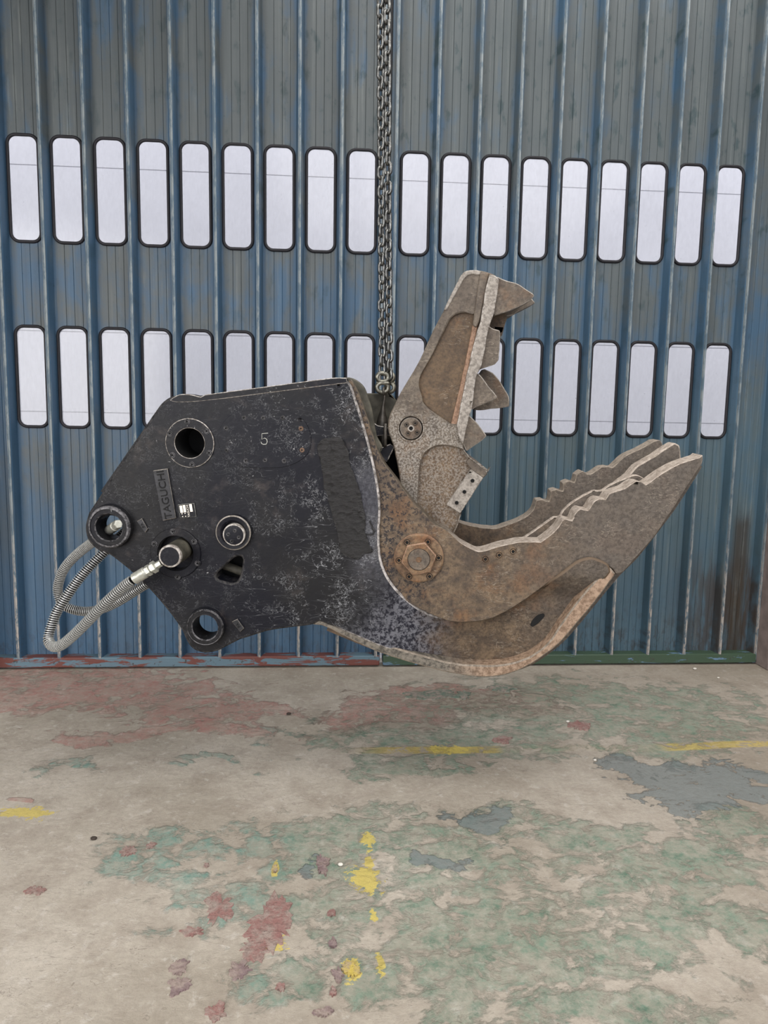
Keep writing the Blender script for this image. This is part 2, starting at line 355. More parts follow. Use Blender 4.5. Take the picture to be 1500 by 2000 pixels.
M = dict(black=m_black('scratched_black_paint'), blk2=m_black('black_part_paint', .35), rust=m_rust('brown_rust_steel', .9), ruspl=m_rust('plain_rust_steel'),
         jaw=m_rust('upper_jaw_steel', 0, .0, a=(122, 111, 98), b=(98, 88, 78), o=(118, 90, 66)),
         jawl=m_rust('scuffed_pivot_steel', 0, .65, a=(112, 101, 88), b=(92, 82, 72), o=(124, 96, 70)),
         pocket=m_rust('brown_pocket_steel', 0, 0, a=(112, 92, 70), b=(88, 72, 56), o=(126, 88, 56)),
         pocketl=m_rust('flecked_pocket_steel', 0, .45, a=(118, 96, 72), b=(96, 78, 60), o=(136, 92, 56)),
         ridge=m_edge('hammered_edge_steel', (150, 143, 134), (112, 105, 97), .6), edge=m_edge('worn_bright_edge'), edge2=m_edge('worn_brown_edge', (182, 160, 136), (128, 106, 84), .6),
         orange=m_edge('rubbed_orange_steel', (150, 120, 98), (116, 88, 68), .6), flange=m_rust('orange_rust_flange', 0, .0, a=(146, 120, 92), b=(104, 80, 60), o=(158, 104, 62)),
         olive=m_plain('dusty_olive_steel', sc((80, 77, 67)), .65, 0, .45, 18), dark=m_plain('dark_inside', (.006, .006, .006), .8), steel=m_plain('grey_chain_steel', sc((104, 104, 102)), .28, .9, .5, 70),  # dark: near-black that puts recess shade into the colour, also used for letters
         steeld=m_plain('dark_hook_steel', sc((84, 80, 74)), .4, .6, .35, 40), silver=m_plain('zinc_fitting', sc((178, 178, 168)), .35, .5, .12, 60), coil=m_plain('spring_guard_steel', sc((196, 196, 192)), .32, .45, .15, 80),
         rubber=m_plain('black_rubber', (.010, .010, .012), .5, 0, .2, 40), gasket=m_plain('window_gasket_rubber', (.012, .011, .014), .6, 0, .2, 40), white=m_plain('white_print', sc((232, 224, 210)), .5, 0, .05), chalk=m_plain('chalk_mark', sc((178, 178, 170)), .9, 0, .2, 90),
         sedge=m_xmix('side_plate_worn_edge', 0, (96, 80, 64), 620, 760, ((18, 18, 22), (60, 58, 58)), ((104, 98, 92), (192, 186, 182))),
         lip=m_xmix('jaw_lip_steel', 0, 0, 850, 1000, ((70, 66, 60), (122, 115, 104)), ((118, 96, 78), (164, 140, 119))),
         jtop=m_xmix('rubbed_jaw_top', 1, 0, 850, 935, ((64, 56, 47), (100, 90, 77)), ((126, 114, 102), (168, 156, 144))), jtop2=m_edge('dusty_jaw_top', (138, 126, 112), (104, 94, 82), .65),
         wblk=m_edge('worn_black_rim', (104, 102, 104), (22, 22, 25), .5), barp=m_plain('rubbed_black_bar', sc((44, 44, 47)), .5, 0, .35, 30),
         weld=m_weld(), door=m_door(), cap=m_ribcap(), rail1=m_rail('blue_red_rail_paint', (92, 116, 128), (106, 60, 52), .50), rail2=m_rail('green_blue_rail_paint', (58, 78, 60), (98, 126, 152), .60),
         floor=m_floor(), pane=m_pane(), wall=m_plain('grey_wall_panel', sc((120, 122, 118)), .8, 0, .2, 6), pillar=m_plain('primed_brown_pillar', sc((126, 114, 110)), .65, 0, .2, 9), ceil=m_plain('ceiling_sheet', sc((140, 142, 140)), .8, 0, .1, 3), ext=m_plain('white_exterior_siding', (.86, .86, .88), .8, 0, .03, 2, 0),
         extd=m_plain('siding_joint', (.72, .72, .76), .8, 0, .02, 2, 0), redf=m_chip('red_paint_chip', (152, 112, 106)), yelf=m_chip('yellow_paint_chip', (206, 182, 84)), greyf=m_chip('purple_grey_paint_chip', (138, 118, 118)), greenf=m_chip('green_paint_chip', (102, 122, 108)),
         stone=m_plain('pale_stone', sc((205, 200, 190)), .8, 0, .15, 60), brown=m_plain('dark_chip', sc((60, 52, 46)), .8, 0, .3, 60))
# ------------------------------------------------------------------ object helpers


def empty(name, mat=None, **props):
    o = bpy.data.objects.new(name, None); COL.objects.link(o); o.empty_display_size = .1
    if mat is not None: o.matrix_world = mat
    for k, v in props.items(): o[k] = v
    return o


def finish(me, name, mats, parent=None, smooth=35, **props):
    for m in (mats if isinstance(mats, (list, tuple)) else [mats]): me.materials.append(M[m] if isinstance(m, str) else m)
    if smooth and len(me.polygons):
        me.polygons.foreach_set('use_smooth', [True]*len(me.polygons)); me.set_sharp_from_angle(angle=math.radians(smooth))
    o = bpy.data.objects.new(name, me); COL.objects.link(o)
    if parent is not None: o.parent = parent
    for k, v in props.items(): o[k] = v
    return o


def pydata(name, v, f, mats, parent=None, smooth=35, mi=None, **props):
    me = bpy.data.meshes.new(name); me.from_pydata([tuple(p) for p in v], [], f); me.validate()
    if mi is not None and len(mi) == len(me.polygons): me.polygons.foreach_set('material_index', mi)
    bm = bmesh.new(); bm.from_mesh(me); bmesh.ops.recalc_face_normals(bm, faces=bm.faces); bm.to_mesh(me); bm.free()
    return finish(me, name, mats, parent, smooth, **props)


def smoothpts(pts, step=.012, closed=True):
    """Catmull-Rom through the points; an entry with a third value is a sharp corner"""
    P = [Vector(p[:2]) for p in pts]; sh = [len(p) > 2 for p in pts]; n = len(P); out = []
    for i in range(n if closed else n-1):
        a, b = P[i], P[(i+1) % n]; pa = P[i-1] if (closed or i > 0) else a; pb = P[(i+2) % n] if (closed or i+2 < n) else b
        if sh[i]: pa = a
        if sh[(i+1) % n]: pb = b
        ln = (b-a).length; k = max(1, int(ln/step))
        ma = (b-pa)*.5; mb = (pb-a)*.5
        if ma.length > ln: ma *= ln/ma.length
        if mb.length > ln: mb *= ln/mb.length
        for j in range(k):
            t = j/k; t2, t3 = t*t, t*t*t
            out.append(a*(2*t3-3*t2+1)+ma*(t3-2*t2+t)+b*(-2*t3+3*t2)+mb*(t3-t2))
    if not closed: out.append(P[-1])
    return out


def inside(p, poly):
    c = False; j = len(poly)-1
    for i in range(len(poly)):
        a, b = poly[i], poly[j]
        if (a[1] > p[1]) != (b[1] > p[1]) and p[0] < (b[0]-a[0])*(p[1]-a[1])/(b[1]-a[1])+a[0]: c = not c
        j = i
    return c


def cdt(outline, holes=(), grid=0, extra_lines=(), keep=0):
    vs = []; es = []
    for loop in [outline]+list(holes):
        b = len(vs); k = len(loop); vs += [Vector((p[0], p[1])) for p in loop]; es += [(b+i, b+(i+1) % k) for i in range(k)]
    for a, c in extra_lines:
        b = len(vs); vs += [Vector(a), Vector(c)]; es.append((b, b+1))
    if grid:
        x0 = min(p[0] for p in outline); x1 = max(p[0] for p in outline); z0 = min(p[1] for p in outline); z1 = max(p[1] for p in outline)
        x = x0+grid*.5
        while x < x1:
            z = z0+grid*.5
            while z < z1:
                q = (x+random.uniform(-.2, .2)*grid, z+random.uniform(-.2, .2)*grid)
                if inside(q, outline) and not any((q[0]-p[0])**2+(q[1]-p[1])**2 < keep*keep for lp in [outline]+list(holes) for p in lp): vs.append(Vector(q))
                z += grid
            x += grid
    V, E, Fc, *_ = delaunay_2d_cdt(vs, es, [], 0, 1e-6)
    fs = []
    for f in Fc:
        c = sum((V[i] for i in f), Vector((0, 0)))/len(f)
        if inside(c, outline) and not any(inside(c, h) for h in holes): fs.append(list(f))
    return V, fs


def slab(name, outline, n0, n1, mats, parent, holes=(), grid=0, hfun=None, bevel=.004, jitter=0, seg=1, edge_mat=None, wall_mat=None, smooth=35, **props):
    """plate with outline in local (x,z); front at depth n0 (+hfun), back at n1"""
    if jitter:
        outline = [Vector(p)+Vector((noise.noise(Vector((p[0]*22, p[1]*22, 3+n0*9))), noise.noise(Vector((p[0]*22, p[1]*22, 8+n0*9)))))*jitter for p in outline]
    V, fs = cdt(outline, holes, grid, (), bevel*1.7+.002)
    used = sorted({i for f in fs for i in f}); mp = {i: k for k, i in enumerate(used)}
    n = len(used); vv = []
    for i in used: vv.append((V[i].x, n0+(hfun(V[i].x, V[i].y) if hfun else 0), V[i].y))
    for i in used: vv.append((V[i].x, n1, V[i].y))
    faces = []; cnt = {}; walls = 0
    for f in fs:
        g = [mp[i] for i in f]; faces.append(g); faces.append([i+n for i in reversed(g)])
        for a, b in zip(g, g[1:]+g[:1]): cnt[(a, b)] = 1
    for (a, b) in list(cnt):
        if (b, a) not in cnt: faces.append([b, a, a+n, b+n]); walls += 1
    o = pydata(name, vv, faces, mats, parent, smooth, mi=None if wall_mat is None else [0]*(len(faces)-walls)+[wall_mat]*walls, **props)
    if bevel:
        b = o.modifiers.new('bevel', 'BEVEL'); b.width = bevel; b.segments = seg; b.limit_method = 'ANGLE'; b.angle_limit = math.radians(50); b.use_clamp_overlap = False
        b.harden_normals = False
        if edge_mat is not None: b.material = edge_mat
    return o


def px(pts, n=0.0, step=.012, closed=True):
    return smoothpts([(*L2(p[0], p[1], n), *([1] if len(p) > 2 else [])) for p in pts], step, closed)


def circ(c, r, k=28, a0=0):
    return [Vector((c[0]+r*math.cos(a0+2*math.pi*i/k), c[1]+r*math.sin(a0+2*math.pi*i/k))) for i in range(k)]


def lathe(name, c, prof, mats, parent, segs=36, closed=False, mi=None, smooth=30, axis=None, **props):
    """turn (r, n) profile about the depth axis through local (x,z)=c, or about axis=(A, B) in local space with n measured from A"""
    v = []; f = []; ml = []
    if axis:
        A, B = Vector(axis[0]), Vector(axis[1]); d = (B-A).normalized(); u = d.orthogonal().normalized(); w = d.cross(u)
    else: A = Vector((c[0], 0, c[1])); d = Vector((0, 1, 0)); u = Vector((1, 0, 0)); w = Vector((0, 0, 1))
    for (r, n) in prof:
        for i in range(segs):
            a = 2*math.pi*(i+.5)/segs; v.append(A+d*n+(u*math.cos(a)+w*math.sin(a))*max(r, 1e-5))
    k = len(prof)
    for j in range(k if closed else k-1):
        for i in range(segs):
            a, b = j*segs+i, j*segs+(i+1) % segs; c2, e = ((j+1) % k)*segs+i, ((j+1) % k)*segs+(i+1) % segs
            f.append((a, b, e, c2)); ml.append(mi[j] if mi else 0)
    return pydata(name, v, f, mats, parent, smooth, mi=ml, **props)


def sweep_data(pts, radii, segs=10, closed=False, flat=1.0, flatdir=None):
    P = [Vector(p) for p in pts]; n = len(P); v = []; f = []
    T = [((P[(i+1) % n] if closed or i < n-1 else P[i])-(P[i-1] if closed or i > 0 else P[i])).normalized() for i in range(n)]
    u = (flatdir.copy() if flatdir else T[0].orthogonal()); u = (u-T[0]*u.dot(T[0])).normalized()
    for i in range(n):
        if not flatdir: u = (u-T[i]*u.dot(T[i])).normalized()
        else: u = (flatdir-T[i]*flatdir.dot(T[i])).normalized()
        w = T[i].cross(u); r = radii[i] if isinstance(radii, (list, tuple)) else radii
        for k in range(segs):
            a = 2*math.pi*k/segs; v.append(P[i]+(u*math.cos(a)*flat+w*math.sin(a))*r)
    for i in range(n if closed else n-1):
        for k in range(segs):
            a, b = i*segs+k, i*segs+(k+1) % segs; c, d = ((i+1) % n)*segs+k, ((i+1) % n)*segs+(k+1) % segs; f.append((a, b, d, c))
    if not closed: f.append(tuple(range(segs-1, -1, -1))); f.append(tuple((n-1)*segs+k for k in range(segs)))
    return v, f


def sweep(name, pts, radii, mat, parent, segs=10, closed=False, flat=1.0, flatdir=None, **props):
    v, f = sweep_data(pts, radii, segs, closed, flat, flatdir); return pydata(name, v, f, mat, parent, 50, **props)


def boxv(x0, x1, y0, y1, z0, z1):
    v = [(x, y, z) for x in (x0, x1) for y in (y0, y1) for z in (z0, z1)]
    return v, [(0, 1, 3, 2), (4, 6, 7, 5), (0, 4, 5, 1), (2, 3, 7, 6), (0, 2, 6, 4), (1, 5, 7, 3)]


def box(name, b, mat, parent=None, bevel=0, **props):
    v, f = boxv(*b); o = pydata(name, v, f, mat, parent, 30, **props)
    if bevel: m = o.modifiers.new('bevel', 'BEVEL'); m.width = bevel; m.segments = 2
    return o


def text_mesh(s, size, extrude):
    cu = bpy.data.curves.new('lettering', 'FONT'); cu.body = s; cu.size = size; cu.extrude = extrude; cu.align_x = 'CENTER'; cu.align_y = 'CENTER'; cu.resolution_u = 3
    o = bpy.data.objects.new('tmp', cu); COL.objects.link(o); dg = bpy.context.evaluated_depsgraph_get()
    me = bpy.data.meshes.new_from_object(o.evaluated_get(dg)); bpy.data.objects.remove(o); return me


def lettering(s, c, up, size, n, mat, parent, name='lettering', ext=.001, sx=1.0, bold=0.0):
    """text lying on the plate: up = 2D direction of the letters' tops in (x,z)"""
    me = text_mesh(s, size, ext); u = Vector(up).normalized(); r = Vector((u.y, -u.x))
    for v in me.vertices:
        x, y, z = v.co.x*sx, v.co.y, v.co.z; v.co = Vector((c[0]+r.x*x+u.x*y, n-z, c[1]+r.y*x+u.y*y))
    return finish(me, name, mat, parent, 0)


# ------------------------------------------------------------------ room
FL0 = -3.6
box('floor', (-7.5, 8, -5.0, 5.12, -.25, 0), 'floor', kind='structure')
box('ground', (-14, 16, 5.12, 16, -.3, -.04), m_plain('outdoor_concrete', (.45, .44, .43), .9), kind='structure')
box('ceiling', (-7.5, 8, -5.0, 5.3, 5.35, 5.5), 'ceil', kind='structure')
box('wall_left', (-7.4, -7.2, -5.0, 5.0, 0, 5.35), 'wall', kind='structure')
box('wall_right', (7.0, 7.2, -5.0, 5.0, 0, 5.35), 'wall', kind='structure')
lw = empty('wall_back', kind='structure')
box('wall_panel', (-7.2, -2.62, 4.98, 5.12, 0, 5.35), 'wall', lw)
box('wall_panel', (3.42, 7.0, 4.98, 5.12, 0, 5.35), 'wall', lw)
box('lintel', (-2.62, 3.42, 4.9, 5.12, 4.86, 5.35), 'wall', lw)
XR = PY(1480, 1290, 4.9).x
t1 = empty('trim_1', kind='structure')
box('pillar', (-2.56, -2.34, 4.6, 5.12, 0, 4.86), 'pillar', t1, .008)
t2 = empty('trim_2', kind='structure')
box('pillar', (XR, XR+.3, 4.78, 5.12, 0, 4.86), 'pillar', t2, .008)
box('pillar_foot', (XR+.02, XR+.06, 4.74, 4.78, 0, .09), m_plain('blue_foot_paint', sc((92, 116, 140)), .6), t2, .004)
# building across the yard, seen through the panes
ew = empty('wall_outside', kind='structure')
zs = [-.04] + sorted([PY(40, 803, 9.0).z, PY(40, 645, 9.0).z, PY(60, 322, 9.0).z]) + [7.5]
for a, b in zip(zs, zs[1:]): box('siding_board', (-6, 9, 9.0, 9.1, a+.006, b-.006), 'ext', ew)
box('joint', (-6, 9, 9.02, 9.12, -.04, 7.5), 'extd', ew)
# ------------------------------------------------------------------ folding doors
X0, PW, GAP = -1.97771, .2702246, .0826
ROWS = [(1.1372+CZ, 1.77915+CZ), (-.0496+CZ, .5909+CZ)]
GW = .0885; ZB, ZT = .035, 4.86


def rrect(hw, z0, z1, r, k=7):
    out = []
    for cx, cz, a in ((hw-r, z1-r, 0), (-hw+r, z1-r, 90), (-hw+r, z0+r, 180), (hw-r, z0+r, 270)):
        for i in range(k+1): t = math.radians(a+90*i/k); out.append(Vector((cx+r*math.cos(t), cz+r*math.sin(t))))
    return out


PROF = [(-.1345, -.080), (-.1235, -.080), (-.1195, -.073), (-.1085, 0)]
for gx in (-.036, .018, .070): PROF += [(gx-.0025, 0), (gx, .0035), (gx+.0025, 0)]
PROF += [(.1085, 0), (.1195, -.073), (.1235, -.080), (.1345, -.080)]


def prof_y(x):
    for (a, ya), (b, yb) in zip(PROF, PROF[1:]):
        if a <= x <= b: return ya+(yb-ya)*(x-a)/(b-a)
    return -.080


def panel_mesh(win):
    x0, x1 = PROF[0][0], PROF[-1][0]
    holes = [rrect(GW, a, b, .048) for a, b in ROWS] if win else []
    lines = [((a, ZB), (a, ZT)) for a, _ in PROF[1:-1]]
    V, fs = cdt([Vector((x0, ZB)), Vector((x1, ZB)), Vector((x1, ZT)), Vector((x0, ZT))], holes, 0, lines)
    me = bpy.data.meshes.new('panel'); me.from_pydata([(v.x, prof_y(v.x), v.y) for v in V], [], fs)
    bm = bmesh.new(); bm.from_mesh(me); bmesh.ops.recalc_face_normals(bm, faces=bm.faces); bm.to_mesh(me); bm.free()
    me.materials.append(M['door']); return me


PM = {True: panel_mesh(True), False: panel_mesh(False)}
proto = {}
for r, (a, b) in enumerate(ROWS):
    pts = [Vector((p.x, -.003, p.y)) for p in rrect(GW+.006, a-.006, b+.006, .054)]
    v, f = sweep_data(pts, .0105, 8, True); me = bpy.data.meshes.new('window_frame'); me.from_pydata([tuple(q) for q in v], [], f); me.materials.append(M['gasket'])
    me.polygons.foreach_set('use_smooth', [True]*len(me.polygons)); proto['f', r] = me
    loop = rrect(GW+.004, a-.004, b+.004, .05); n = len(loop)
    me = bpy.data.meshes.new('pane'); me.from_pydata([(p.x, .004, p.y) for p in loop], [], [list(range(n))]); me.materials.append(M['pane']); proto['p', r] = me
v, f = boxv(-.0035, .0095, -.0845, -.0795, ZB, ZT); v2, f2 = boxv(-.0095, -.0060, -.0835, -.0795, ZB, ZT)
me = bpy.data.meshes.new('rib_cap'); me.from_pydata(v+v2, [], f+[tuple(i+8 for i in q) for q in f2]); me.materials.append(M['cap']); proto['cap'] = me


def inst(name, me, parent, loc=(0, 0, 0)):
    o = bpy.data.objects.new(name, me); COL.objects.link(o); o.parent = parent; o.location = loc; return o


for leaf in (0, 1):
    D = empty('door_%d' % (leaf+1), kind='structure')
    cs = [X0+PW*(i-1) for i in range(10)] if leaf == 0 else [X0+PW*(i-1)+GAP for i in range(10, 20)]
    for k, cx in enumerate(cs):
        win = not ((leaf == 0 and k == 0) or (leaf == 1 and k == 9))
        p = inst('panel', PM[win], D, (cx, 5.0, 0))
        if win:
            for r in (0, 1):
                fr = inst('window_frame', proto['f', r], D, (cx, 5.0, 0)); inst('pane', proto['p', r], fr)
    for k in range(11): inst('rib_cap', proto['cap'], D, (cs[0]-PW/2+PW*k, 5.0, 0))
    xa, xb = cs[0]-PW/2, cs[-1]+PW/2
    if leaf == 0:
        box('end_stile', (xb+.001, xb+.032, 4.955, 5.02, ZB, ZT), 'door', D, .002)
        box('bottom_rail', (xa-.3, xb+.028, 4.915, 5.03, .012, .082), 'rail1', D, .006)
        box('meeting_seal', (xb+.033, xb+.048, 4.97, 5.03, .13, ZT), 'rubber', D)
        box('panel_strip', (xa-.34, xa-.002, 4.955, 5.0, ZB, ZT), 'door', D)
    else:
        box('end_stile', (xa-.032, xa-.001, 4.955, 5.02, ZB, ZT), 'door', D, .002)
        box('bottom_rail', (xa-.030, xb+.01, 4.915, 5.03, .012, .082), 'rail2', D, .006)
        box('end_stile', (xb+.001, xb+.05, 4.96, 5.02, ZB, ZT), 'door', D, .002)
# ------------------------------------------------------------------ paint chips on the floor (raised layers)
fc = bpy.data.objects['floor']


def chip(pxy, rx, ry, mat, seed):
    th = .0026+.00023*seed
    c = PZ(*pxy); ex = abs(PZ(pxy[0]+rx, pxy[1]).x-c.x); ey = abs(PZ(pxy[0], pxy[1]-ry).y-PZ(pxy[0], pxy[1]+ry).y)/2
    k = 64; v = []; f = []
    for i in range(k):
        a = 2*math.pi*i/k; r = .9+.22*noise.noise(Vector((math.cos(a)*9, math.sin(a)*9, seed*1.7)))+.55*noise.noise(Vector((math.cos(a)*1.2, math.sin(a)*1.2, seed*7.3)))+.42*noise.noise(Vector((math.cos(a)*4, math.sin(a)*4, seed*3.1)))
        v.append((c.x+ex*r*math.cos(a), c.y+ey*r*math.sin(a), .0)); v.append((c.x+ex*r*.96*math.cos(a), c.y+ey*r*.96*math.sin(a), th))
    for i in range(k):
        j = (i+1) % k; f.append((2*i, 2*j, 2*j+1, 2*i+1))
    f.append([2*i+1 for i in range(k)])
    pydata('paint_flake', v, f, mat, fc, 30)


for i, q in enumerate([((428, 1772), 26, 36, 'redf'), ((535, 1800), 42, 44, 'redf'), ((500, 1848), 34, 30, 'redf'), ((376, 1820), 20, 11, 'redf'), ((470, 1895), 24, 20, 'greyf'), ((350, 1890), 18, 14, 'greyf'),
                       ((352, 1925), 20, 17, 'greyf'), ((421, 1978), 20, 18, 'redf'), ((252, 1662), 20, 11, 'redf'), ((295, 1652), 9, 6, 'redf'), ((70, 1740), 18, 9, 'redf'), ((686, 1893), 18, 16, 'yelf'),
                       ((660, 1905), 12, 14, 'greyf'), ((548, 1929), 9, 8, 'redf'), ((651, 1938), 8, 9, 'redf'), ((632, 1979), 20, 10, 'greyf'), ((537, 1698), 6, 8, 'yelf'), ((628, 1692), 14, 20, 'greyf'),
                       ((648, 1785), 9, 7, 'redf'), ((403, 1692), 5, 4, 'redf'), ((650, 1845), 9, 10, 'greyf'), ((840, 1358), 60, 8, 'greenf'), ((905, 1358), 14, 9, 'greenf'), ((975, 1345), 30, 6, 'greenf'), ((1130, 1418), 22, 8, 'redf'), ((978, 1446), 18, 6, 'redf')]):
    chip(*q, seed=i+1)
# ------------------------------------------------------------------ pebbles


def pebble(pxy, r, mat, label, cat='pebble'):
    c = PZ(*pxy); o = empty_mesh = None
    bm = bmesh.new(); bmesh.ops.create_icosphere(bm, subdivisions=2, radius=r)
    for v in bm.verts: v.co = Vector((v.co.x*1.15, v.co.y*.9, v.co.z*.65))*(1+.25*noise.noise(v.co*60+Vector(pxy+(0,))))
    zmin = min(v.co.z for v in bm.verts)
    for v in bm.verts: v.co.z -= zmin
    me = bpy.data.meshes.new('pebble'); bm.to_mesh(me); bm.free()
    o = finish(me, 'pebble', mat, None, 60, label=label, category=cat, group='loose bits on the floor'); o.location = c


pebble((665, 1691), .009, 'stone', 'small white pebble on the green floor just left of the yellow dashes')
pebble((1357, 1308), .012, 'stone', 'pale yellowish pebble on the floor near the foot of the right door leaf')
pebble((1403, 1325), .008, 'stone', 'tiny white grit stone in front of the lower right door corner')
pebble((328, 1302), .010, 'stone', 'white crumb beside the red painted rail of the left door leaf')
pebble((470, 1299), .009, 'stone', 'pale crumb by the door rail below the round lower boss')
pebble((1109, 1411), .009, 'stone', 'white pebble on green paint between the red patch and yellow line')
pebble((1162, 1486), .008, 'stone', 'small white stone just beyond the yellow line, right of centre')
pebble((564, 1396), .012, 'brown', 'small dark chip lying on bare concrete below the body')
pebble((183, 1640), .011, 'brown', 'small dark sliver on the dusty left part of the floor')
# ------------------------------------------------------------------ the crusher attachment
A = empty('crusher_attachment', AM, label='large excavator crusher with black scratched body and rusty open jaws hanging on a chain', category='crusher')
WD = .50
SIL_TOP = [(172, 1003), (211, 943), (251, 882), (310, 794), (322, 781), (336, 773), (352, 770), (400, 770), (520, 754), (650, 737), (668, 736, 1)]
# outline of the near side plate (black), right border is the bright step line that fades into the lower jaw pocket
side = [(172, 1003, 1), (211, 943), (251, 882), (310, 794), (323, 781), (337, 774), (352, 772), (400, 772), (520, 756), (640, 741), (668, 740), (679, 744), (687, 755), (697, 785), (709, 823), (725, 882), (738, 944), (743, 992), (741, 1041), (744, 1090),
        (757, 1126), (783, 1161), (816, 1191), (850, 1210), (880, 1216), (927, 1216), (957, 1211), (993, 1194), (1040, 1163), (1073, 1138), (1107, 1111), (1130, 1095), (1153, 1089), (1173, 1094), (1190, 1104), (1193, 1118, 1),
        (1150, 1176), (1116, 1222), (1085, 1258), (1052, 1284), (1020, 1300), (985, 1311), (950, 1315), (915, 1312), (868, 1303), (800, 1284), (744, 1264), (692, 1242), (650, 1224), (624, 1214, 1), (608, 1221), (569, 1226), (523, 1233), (481, 1246), (470, 1249), (444, 1262), (424, 1272), (400, 1276), (376, 1268), (363, 1250),
        (354, 1230), (338, 1207), (314, 1177), (293, 1153), (257, 1118), (230, 1096), (210, 1082), (190, 1074), (172, 1056), (166, 1030)]
holes_px = [((371, 866), 29.5), ((216, 1033), 27), ((403, 1226), 27), ((345, 1080), 36)]
tri = [(464, 1087), (471, 1087), (474, 1094), (470, 1120), (464, 1134), (456, 1139), (428, 1133), (422, 1126), (425, 1119), (437, 1108), (455, 1091)]


def dents(x, z):
    return .0020*noise.noise(Vector((x*5, z*5, 1)))+.0010*noise.noise(Vector((x*16, z*16, 2)))


XA, XB = L2(740, 1200)[0], L2(905, 1200)[0]


def side_h(x, z):
    t = min(1, max(0, (x-XA)/(XB-XA))); t = t*t*(3-2*t)
    zb = L2(800, 1130)[1]; w = min(1, max(0, (zb-z)/.12+.2))
    return .085*t*w + dents(x, z)


SO = px(side, 0)
NH = [circ(L2(*c), r*K, 30) for c, r in holes_px]+[px(tri, 0, .01)]
side_o = slab('side_plate', SO, 0, .112, ['black', 'sedge'], A, holes=NH, grid=.026, hfun=side_h, bevel=.010, seg=2, edge_mat=1, label='near side plate in scratched black paint with a bright worn edge')
FO = [Vector((p.x, p.y)) for p in SO]
farh = [circ(L2(371, 866), .06, 20), circ(L2(216, 1033), .07, 20)]
slab('side_plate', FO, WD-.045, WD, ['blk2', 'edge'], A, holes=farh, bevel=.005, edge_mat=1, label='far side plate')
# lower jaw cheek: brown plate set behind the black one
sil = [(684, 741), (694, 755), (703, 775), (713, 802), (725, 840), (735, 872), (752, 908), (767, 927), (806, 979), (830, 1004), (850, 1024), (871, 1034), (889, 1050), (903, 1062), (928, 1075), (940, 1077), (979, 1066), (1022, 1058), (1056, 1059, 1), (1076, 1044), (1090, 1030), (1101, 1014), (1117, 1017), (1123, 1004), (1134, 994), (1148, 997), (1159, 981), (1170, 974), (1182, 976), (1189, 965), (1206, 959),
       (1220, 954), (1242, 940), (1252, 941), (1260, 947, 1), (1267, 943), (1290, 926), (1317, 911), (1345, 900), (1366, 893, 1), (1372, 888, 1), (1371, 906), (1339, 956), (1308, 1004), (1277, 1050), (1241, 1090), (1217, 1117), (1203, 1121), (1197, 1112, 1), (1173, 1096), (1153, 1088), (1130, 1093), (1107, 1109), (1073, 1136), (1040, 1161), (993, 1192), (957, 1209), (927, 1214), (880, 1214),
       (850, 1203), (814, 1186), (776, 1160), (748, 1126), (736, 1080), (733, 1035), (735, 985), (728, 935), (713, 875), (696, 815), (685, 785), (676, 755)]
CO = px(sil, .022)


def cheek_h(x, z): return .7*dents(x, z)


slab('jaw_cheek', CO, .022, .135, ['rust', 'jtop'], A, grid=.035, hfun=cheek_h, bevel=.003, seg=1, edge_mat=1, wall_mat=1, jitter=.0022, label='brown rusty lower jaw cheek with wavy worn teeth')
# bottom lip rim of the pocket
rim = [(622, 1205, 1), (647, 1217), (692, 1236), (744, 1256), (806, 1275), (850, 1287), (873, 1293), (907, 1298), (967, 1300), (1007, 1293), (1040, 1280), (1073, 1253), (1100, 1213), (1140, 1160), (1183, 1113), (1192, 1108, 1), (1203, 1122, 1), (1157, 1183), (1123, 1223), (1093, 1257), (1060, 1283), (1030, 1302), (993, 1317), (957, 1323), (923, 1322), (867, 1312), (790, 1291), (744, 1276), (692, 1253), (634, 1224), (610, 1220, 1)]
slab('jaw_lip', px(rim, .006), .006, .090, ['lip', 'jtop2'], A, grid=0, bevel=.007, seg=2, edge_mat=1, jitter=.0015, label='rubbed orange-brown lip along the lower jaw')
# floor of the pocket reaches under the cheek
# far cheek, its upper contour traced at its own depth
far_top = [(867, 1000), (898, 1020), (932, 1029), (968, 1032), (986, 1027), (1015, 1016), (1040, 998), (1048, 978, 1), (1060, 976), (1072, 979), (1076, 959, 1), (1086, 956), (1099, 960), (1100, 944, 1), (1112, 939), (1122, 942), (1126, 928, 1), (1137, 920), (1148, 927), (1158, 924), (1173, 914), (1188, 911), (1198, 912), (1220, 892), (1256, 874), (1278, 861, 1), (1290, 860), (1295, 871, 1)]
ft = smoothpts([(*L2(p[0], p[1], WD-.095), *([1] if len(p) > 2 else [])) for p in far_top], .012, False)
bot = [Vector(L2(*p)) for p in [(1371, 906), (1277, 1050), (1203, 1121), (1123, 1223), (1060, 1283), (993, 1317), (923, 1320), (820, 1296), (760, 1240), (740, 1100), (745, 1000)]]
slab('jaw_cheek', ft+bot, WD-.095, WD, ['ruspl', 'jtop2'], A, bevel=.0025, seg=1, edge_mat=1, wall_mat=1, jitter=.0025, label='far jaw cheek with castellated worn edge')
# inner liner rails beside the near cheek, seen through the worn gaps
li = [(985, 1064), (1022, 1050), (1057, 1027), (1083, 1010), (1092, 1010), (1101, 996), (1125, 976), (1158, 959), (1175, 958), (1190, 948), (1222, 934), (1246, 928), (1262, 945), (1200, 985), (1100, 1050), (1000, 1090)]
slab('jaw_liner', px(li, .155), .155, .185, ['ruspl', 'jtop'], A, bevel=.004, edge_mat=1, wall_mat=1, jitter=.002)
# bucket floor between the cheeks


